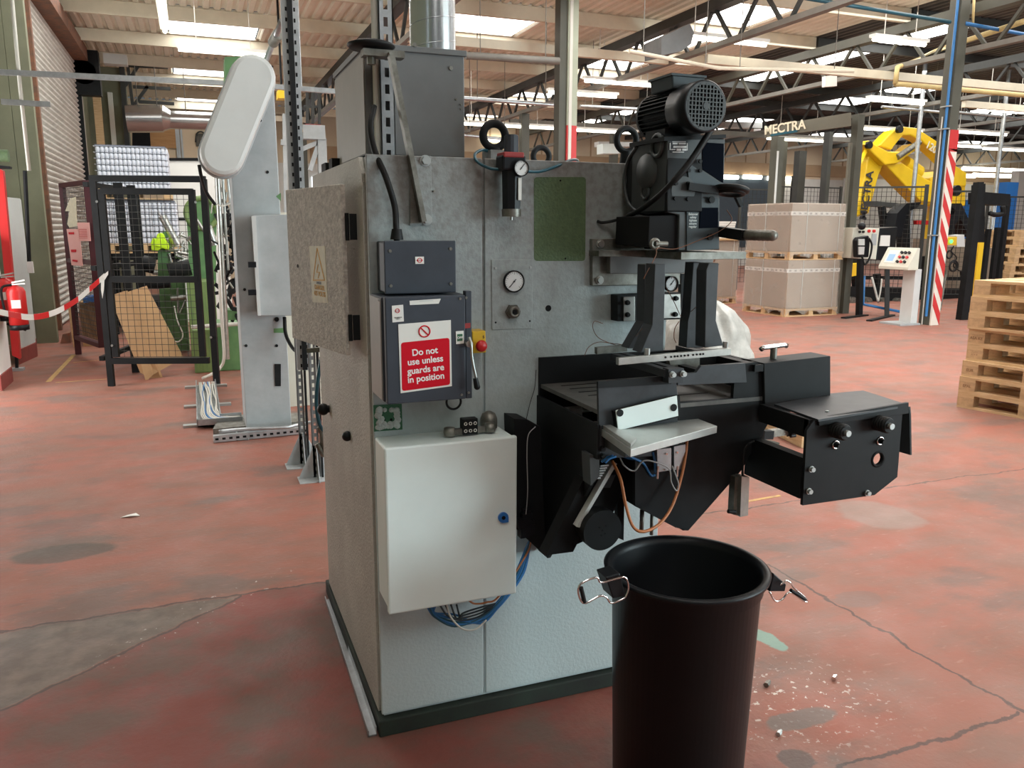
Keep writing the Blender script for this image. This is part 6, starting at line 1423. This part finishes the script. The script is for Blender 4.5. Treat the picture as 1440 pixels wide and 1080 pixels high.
# tall black lift mast
t = thing('lift_mast', PY(1375, 440, 12.5), 'tall black lift mast behind the near pallet stack', 'mast')
slabY(((1377, 256), (1384, 256), (1362, 463), (1350, 463)), 10.6, .12).build('front_leg', 'black_steel', t)
slabY(((1385, 270), (1421, 273), (1421, 289), (1385, 287)), 12.5, .4).build('motor_beam', 'black_steel', t)
slabY(((1378, 260), (1386, 258), (1384, 350), (1374, 350)), 12.5, .2).build('mast', 'black_steel', t)
o = MB(); o.tube(curve([PY(1392, 300, 12.4), PY(1400, 302, 12.4), PY(1410, 300, 12.4), PY(1410, 290, 12.4)], 6), .05); o.build('hose', 'black_rubber', t)
for k, (px, y0, y1, lab) in enumerate(((1404, 320, 392, 'dark fence post just right of the yellow bollard'), (1391, 322, 350, 'dark fence post behind the black mast'), (1418, 280, 322, 'dark post before the blue panel at right'))):
    tag(tall(px-1, px+4, y0, 12.8, .08).build('fence_post', 'black_steel'), lab, 'post')
q = G(1379, 440); tag(tall(1377, 1384, 341, 11.4, .06).build('yellow_bollard', 'safety_yellow'), 'bright yellow post standing behind the near pallet stack', 'post')
# mesh fences of the cell
def fence_panel(p0, p1, Y0_, Y1_, z0, z1, pitch, lab):
    a_, b_ = PY(*p0, Y0_), PY(*p1, Y1_); a_.z = 0; b_.z = 0; d_ = (b_-a_); L2_ = d_.length; d_ = d_/L2_
    t = thing('mesh_fence', (a_+b_)/2, lab, 'fence'); f2 = lambda x, z: a_+d_*x+V((0, 0, z))
    mesh_wires(0, L2_, z0, z1, pitch, .008, f2).build('wire_mesh', 'wire', t); o = MB()
    o.bar(f2(0, 0), f2(0, z1+.05), .06); o.bar(f2(L2_, 0), f2(L2_, z1+.05), .06); o.bar(f2(0, z1), f2(L2_, z1), .04); o.build('frame', 'beam_dark', t)
fence_panel((1190, 300), (1300, 300), 14.6, 13.6, .2, 2.5, .10, 'wire mesh fence between wrapping gate and striped column')
fence_panel((1316, 300), (1376, 300), 13.4, 13.0, .2, 2.4, .10, 'wire mesh fence right of the striped column')
fence_panel((1090, 300), (1180, 300), 19, 19, .2, 2.75, .12, 'distant mesh fence seen through the wrapping gate')
fence_panel((1388, 300), (1450, 300), 17, 16.5, .2, 2.5, .12, 'wire mesh fence at the far right edge')
fence_panel((1040, 300), (1090, 300), 18, 18, .2, 2.6, .12, 'distant mesh fence left of the wrapping gate')
# white controller with pendant
t = thing('robot_controller', PY(1220, 440, 12.0), 'cream and black control cabinet with hanging pendant', 'cabinet')
slabY(((1200, 320), (1237, 321), (1232, 365), (1196, 363)), 12.0, .35).build('front_cabinet', 'cover_cream', t, bevel=.01)
slabY(((1237, 321), (1262, 319), (1258, 366), (1233, 366)), 12.05, .5).build('side_cabinet', 'black_plastic', t, bevel=.01)
slabY(((1239, 331), (1252, 331), (1251, 346), (1237, 346)), 12.03, .015).build('paper', 'white_label', t)
slabY(((1227, 329), (1233, 329), (1232, 345), (1226, 345)), 11.98, .02).build('vent', 'grey_paint', t)
o = MB()
for px in (1210, 1215): q = PY(px, 326, 11.97); o.cyl(q, q+V((0, .03, 0)), .022)
o.build('black_buttons', 'black_plastic', t); o = MB()
for px in (1223, 1230): q = PY(px, 325, 11.97); o.cyl(q, q+V((0, .03, 0)), .028)
o.build('red_buttons', 'red_plastic', t)
slabY(((1205, 338), (1208, 334), (1222, 331), (1224, 338), (1222, 362), (1206, 362)), 11.8, .12).build('pendant', 'black_plastic', t, bevel=.02)
slabY(((1208, 336), (1216, 336), (1216, 345), (1208, 345)), 11.78, .02).build('pendant_screen', 'board_grey', t); slabY(((1208, 347), (1216, 347), (1215, 358), (1208, 358)), 11.78, .02).build('pendant_keys', 'grey_light', t)
o = MB(); o.tube(curve([PY(1222, 335, 11.75), PY(1226, 345, 11.75), PY(1223, 362, 11.75), PY(1216, 372, 11.75), PY(1212, 360, 11.75)], 8), .018); o.build('pendant_cable', 'black_rubber', t)
o = MB(); q = PY(1212, 318, 11.9); o.sphere(q, .07); o.build('mushroom_cap', 'black_plastic', t)
o = MB(); fz = G(1208, 444); o.bar(PY(1210, 364, fz.y), fz, .09); o.bar(G(1186, 448), G(1218, 444), .10, .05); o.bar(PY(1248, 366, fz.y+.4), G(1247, 446), .08); o.bar(G(1222, 452), G(1255, 444), .10, .05); o.build('stand_legs', 'black_steel', t)
o = MB(); o.tube([PY(1215, 388, 11.9), PY(1214, 428, 11.9), PY(1275, 440, 11.4)], .028); o.build('blue_pipe', 'blue_hose', t); o = MB(); o.tube(curve([PY(1226, 390, 11.8), PY(1230, 405, 11.8), PY(1235, 425, 11.8)], 6), .02); o.tube(curve([PY(1240, 392, 11.8), PY(1238, 410, 11.8), PY(1235, 426, 11.8)], 6), .014); o.build('white_cables', 'white_cable', t)
# operator console
t = thing('operator_console', G(1280, 458), 'grey operator console with sloping screen panel on a pedestal', 'console')
Yo = 10.3
xa_ = PY(1277, 376, Yo).x; yb_ = PX(1235, 376, xa_).y; xb_ = PY(1291, 349, Yo).x; zl_ = PY(1277, 376, Yo).z; zt2 = PY(1291, 349, Yo).z
MB().prism([(xa_, Yo, zl_-.05), (xa_, Yo, zl_), (xb_, Yo, zt2), (xb_+.05, Yo, zt2), (xb_+.05, Yo, zl_-.05)], (0, yb_-Yo, 0)).build('console_head', 'cover_cream', t, bevel=.008)
sl = V((xb_-xa_, 0, zt2-zl_)); Ls = sl.length; sl.normalize(); nn_ = V((0, -1, 0)).cross(sl).normalized(); nn_ = nn_ if nn_.z > 0 else -nn_; Wc = yb_-Yo
def sp_(u, v): return V((xa_, yb_, zl_))+V((0, -1, 0))*u*Wc+sl*v*Ls       # u from the far end to the near end
def on_slope(u, v, w_, h_, nm, m, th=.004):
    MB().prism([sp_(u, v)+nn_*.001, sp_(u+w_, v)+nn_*.001, sp_(u+w_, v+h_)+nn_*.001, sp_(u, v+h_)+nn_*.001], nn_*th).build(nm, m, t)
on_slope(.12, .18, .36, .68, 'screen_bezel', 'white_label'); on_slope(.18, .28, .22, .36, 'screen', 'screen', .007)
o = MB(); o2 = MB()
for k in range(9): p = sp_(.58+.12*(k % 3), .25+.24*(k//3)); (o2 if k in (1, 3, 5) else o).cyl(p, p+nn_*.03, .024, n=10)
o.build('buttons', 'black_plastic', t); o2.build('red_buttons', 'red_plastic', t)
q0_ = G(1272, 452); xp = PY(1280, 458, Yo+.05).x
MB().box(xp, xp+.14, Yo+.05, Yo+.30, .02, zl_-.04).build('pedestal', 'grey_light', t); MB().box(xp-.30, xp+.15, Yo-.02, yb_-.2, 0, .03).build('foot_plate', 'grey_paint', t)
# green lit button station beside the stripes
t = thing('button_station', PY(1345, 340, 11.5), 'yellow and grey button box with green light, right of stripes', 'control box')
slabY(((1345, 331), (1356, 330), (1357, 347), (1346, 347)), 11.5, .2).build('grey_box', 'grey_light', t); slabY(((1330, 334), (1346, 333), (1345, 345), (1329, 344)), 11.4, .2).build('yellow_box', 'yellow_plastic', t)
q = PY(1337, 339.5, 11.39); MB().cyl(q, q-V((0, .02, 0)), .035).build('green_light', 'green_led', t)
o = MB(); o.torus(PY(1341, 374, 11.5), .10, .018, (0, 1, 0)); o.torus(PY(1340, 375, 11.45), .085, .015, (0, 1, 0)); o.torus(PY(1335, 358, 11.5), .07, .015, (0, 1, 0)); o.tube(curve([PY(1341, 346, 11.5), PY(1338, 354, 11.5), PY(1345, 362, 11.5), PY(1341, 374, 11.5), PY(1350, 381, 11.5), PY(1364, 382, 11.5)], 6), .012); o.build('coiled_cable', 'black_rubber', t)
t = tag(MB().cyl(PY(1331, 380, 11.6), PY(1322, 436, 11.6), .02).build('thin_pipe', 'steel_dirty'), 'thin pipe hanging right of the striped column foot', 'pipe')
# bits seen between head and gate: crane arm and distant white unit
t = thing('wall_unit', PY(1046, 172, 24), 'white wall mounted unit with bracket, seen right of the press head', 'unit')
slabY(((1019, 171), (1072, 172), (1072, 180), (1019, 179)), 24, .4).build('beam', 'grey_light', t); slabY(((1060, 181), (1070, 181), (1070, 189), (1060, 189)), 24, .4).build('block', 'white_label', t)
tag(slabY(((848, 202), (872, 202), (872, 216), (848, 216)), 22, .4).build('white_box', 'white_paint'), 'small white box behind the right lifting eye', 'box')
t = thing('white_rail', PY(870, 202, 23), 'white rail passing behind the right lifting eye', 'rail'); slabY(((842, 199), (905, 200), (905, 206), (842, 206)), 23, .3).build('rail', 'grey_light', t); c = PY(860, 200, 23.1); MB().cyl(c, (c.x, 23.1, 5.42), .012, n=6).build('hanger', 'beam_grey', t)
t = thing('bench_post', PY(1118, 260, 22), 'dark stand with red label seen through the wrapping gate', 'stand'); tall(1119, 1125, 247, 22, .2).build('stand', 'black_steel', t); slabY(((1118, 247), (1125, 247), (1125, 253), (1118, 253)), 21.9, .1).build('red_label', 'red_plastic', t)
# blue racking and white door at the far right
tag(tall(1417, 1433, 256, 20, .3).build('blue_cabinet', 'blue'), 'bright blue cabinet at the far right edge', 'cabinet')
tag(tall(1434, 1460, 240, 21, .3).build('white_door', 'wall_white'), 'white door panel beside the blue cabinet', 'door')
# --- overhead pipes
o = MB(); o.tube([PY(1259, 118, 11.6), PY(1440, 134, 11.6), PY(1600, 148, 11.6)], .045); o.tube([PY(1259, 118, 11.6), PY(1262, 95, 11.6), PY(1320, 70, 12.5), PY(1440, 30, 9.5)], .045); t = tag(o.build('gas_pipe', 'gas_yellow'), 'yellow brown gas pipe crossing behind the striped column', 'pipe')
o = MB(); o.tube([PY(1100, -8, 10.1), PY(1336, 31, 10.15)], .03); tag(o.build('blue_pipe', 'teal_hose'), 'teal pipe running left from the top of striped column', 'pipe')
o = MB(); o.tube([PY(1358, 33, 10.2), PY(1450, 50, 10.2)], .03); tag(o.build('blue_pipe', 'blue_hose'), 'blue pipe running right from the top of striped column', 'pipe')
o = MB(); o.tube([PY(1370, -5, 10.2), PY(1368, 34, 10.2)], .02); tag(o.build('cream_pipe', 'gas_yellow'), 'thin cream drop pipe at top right of striped column', 'pipe')
for k, (a_, b_, y, m, r, lab) in enumerate((((0, 0), (0, 0), 0, '', 0, ''), ((816, 149), (925, 155), 16, 'galvanised', .03, 'thin pale conduit behind the motor, right of cream board column'), ((650, 138), (787, 148), 14, 'galvanised', .035, 'pale cable tray between top box and cream board column'), ((650, 190), (720, 196), 18, 'galvanised', .03, 'thin pale pipe just above the machine top, left'), ((655, 78), (786, 86), 12.0, 'beam_grey', .055, 'short grey beam stub left of the cream board column'), ((885, 72), (1010, 96), 10.7, 'purlin_cream', .028, 'cream pipe above the motor'), ((1010, 96), (1200, 100), 10.7, 'purlin_cream', .028, 'cream pipe section continuing right above wrapping gate'), ((1240, 150), (1325, 158), 15, 'galvanised', .03, 'thin conduit above the robot'), ((1340, 157), (1440, 167), 15, 'galvanised', .03, 'thin conduit right of the striped column'))):
    if y:
        P_, Q_ = PY(*a_, y), PY(*b_, y); t = thing('overhead_pipe', P_, lab, 'pipe'); MB().cyl(P_, Q_, r).build('pipe', m, t); o = MB()
        for u in (.15, .85): c = P_.lerp(Q_, u); o.cyl(c, (c.x, c.y, 5.42), .007, n=6)
        o.build('hangers', 'beam_grey', t)
for k, (px, y0, y1, Y, m, lab) in enumerate(((1292, 132, 230, 15, 'galvanised', 'vertical grey pipe behind the robot arm'), (1405, 125, 260, 15, 'galvanised', 'vertical white pipe at right of the robot'))):
    c = PY(px-4, y1, Y); tag(MB().cyl((c.x, Y, 0), (c.x, Y, 5.4), .05).build('drop_pipe', m), lab, 'pipe')
tag(slabY(((1161, 107), (1177, 105), (1177, 121), (1161, 122)), 13, .1).build('ceiling_unit', 'white_label'), 'small white emergency unit hung under dark roof', 'unit')
t = tag(slabY(((930, 52), (952, 42), (970, 33), (976, 45), (972, 62), (958, 72), (930, 78)), 11.5, .5).build('unit_heater', 'box_grey'), 'dark brown hanging heater unit above the motor', 'heater')
# --- fluorescent lamps
def lamp(px, py, L_, z, lab, along='X', rod=True):
    c = G(px, py, z); t = thing('fluorescent_lamp', c, lab, 'lamp'); h_ = L_/2
    if along == 'X': bxx = (c.x-h_, c.x+h_, c.y-.07, c.y+.07)
    else: bxx = (c.x-.07, c.x+.07, c.y-h_, c.y+h_)
    MB().box(*bxx, c.z+.03, c.z+.08).build('housing', 'white_label', t)
    a_, b_ = (V((c.x-h_+.03, c.y, c.z)), V((c.x+h_-.03, c.y, c.z))) if along == 'X' else (V((c.x, c.y-h_+.03, c.z)), V((c.x, c.y+h_-.03, c.z)))
    MB().cyl(a_, b_, .035, n=10).build('tube', 'lamp_glow', t)
    if rod:
        o = MB(); o.cyl(a_.lerp(b_, .2)+V((0, 0, .08)), (a_.lerp(b_, .2).x, a_.lerp(b_, .2).y, 5.40), .008, n=6); o.cyl(a_.lerp(b_, .8)+V((0, 0, .08)), (a_.lerp(b_, .8).x, a_.lerp(b_, .8).y, 5.40), .008, n=6); o.build('hangers', 'white_cable', t)
for (px, py, L_, z, lab, al) in ((315, 74, 1.5, 4.5, 'lit strip lamp above the grey column machine', 'X'), (229, 22, 2.2, 4.7, 'lit tube lamp running away at upper left', 'Y'),
    (872, 117, 1.6, 4.4, 'lit strip lamp left of the motor, near one', 'X'), (820, 133, 1.6, 4.3, 'lit strip lamp touching the cream board column', 'X'), (1265, 59, 1.2, 4.7, 'lit lamp with yellow end under dark roof, near striped column', 'X'),
    (1261, 143, 1.6, 4.3, 'lit lamp above robot, left of striped column', 'X'), (1412, 156, 1.7, 4.3, 'lit lamp at right edge beyond striped column', 'X'), (1250, 183, 2.4, 4.2, 'lit lamp directly over the robot elbow', 'X'),
    (1122, 197, 2.2, 4.1, 'lit lamp seen inside the wrapping gate', 'X'), (1374, 187, 2.2, 4.1, 'lit lamp right of red column top', 'X'), (1425, 211, 2.6, 4.0, 'lit distant lamp at far right', 'X'), (1015, 57, 1.8, 4.6, 'lit lamp under the cream roof above motor', 'X'),
    (850, 185, 2.0, 4.1, 'lit lamp behind the right lifting eye', 'X'), (710, 177, 3.0, 4.1, 'lit distant lamp above the filter regulator', 'X'), (1345, 205, 2.4, 4.1, 'lit distant lamp right behind the stripes', 'X')):
    lamp(px, py, L_, z, lab, al)
for k, (px, py) in enumerate(((1025, 249), (1058, 249), (1092, 251), (1108, 252), (700, 196))):
    q = PY(px, py, 29.55); tag(MB().cyl(q-V((.45, 0, 0)), q+V((.45, 0, 0)), .09, n=10).build('workshop_lamp', 'lamp_glow'), ['small lit lamp low on far wall, leftmost beside press head', 'small lit lamp low on far wall, second from press head', 'small lit lamp on far wall inside the gate, left', 'small lit lamp on far wall inside the gate, right', 'small lit lamp on far wall above the machine'][k], 'lamp')
for k, (px, py, w_) in enumerate(((1352, 247, .8), (1382, 238, 1.2), (1400, 247, 1.4), (1432, 240, 1.4), (1283, 247, .8))):
    q = PY(px, py, 27+.3*k); t = thing('workshop_lamp', q, ['far lit lamp just right of the stripes', 'far lit lamp above the black mast, upper', 'far lit lamp above the black mast, lower', 'far lit lamp at the right edge', 'far lit lamp under the robot arm'][k], 'lamp'); MB().cyl(q-V((w_, 0, 0)), q+V((w_, 0, 0)), .09, n=10).build('tube', 'lamp_glow', t); MB().cyl(q, (q.x, q.y, 5.42), .01, n=6).build('hanger', 'beam_grey', t)
bpy.context.view_layer.update()
# repeats of a kind carry one group phrase
GROUPS = {'lattice_girder': 'roof girders along the hall', 'fluorescent_lamp': 'strip lamps hung under the roof', 'workshop_lamp': 'small far lamps of the hall', 'overhead_pipe': 'overhead pipes and trays', 'steel_column': 'steel columns of the hall', 'mesh_fence': 'wire mesh fences around the robot cell', 'tie_beam': 'tie beams between the roof girders', 'loose_bolt': 'loose bolts on the floor', 'floor_line': 'yellow floor lines', 'fence_post': 'dark fence posts at the right', 'gate_post': 'posts inside the wrapping gate', 'slotted_post': 'slotted posts beside the machine', 'cage_post': 'cage posts behind the mesh panel', 'fire_extinguisher': 'fire extinguishers at the left wall', 'wrapped_load': 'wrapped board loads', 'cup_pallet': 'pallet loads of clear cups', 'cardboard_sheet': 'cardboard behind the mesh panel', 'drop_pipe': 'vertical pipes behind the robot', 'green_machine': 'green machines behind the cage'}
for o in col.objects:
    b_ = o.name.split('.')[0]
    if o.parent is None and b_ in GROUPS and 'label' in o and 'group' not in o: o['group'] = GROUPS[b_]
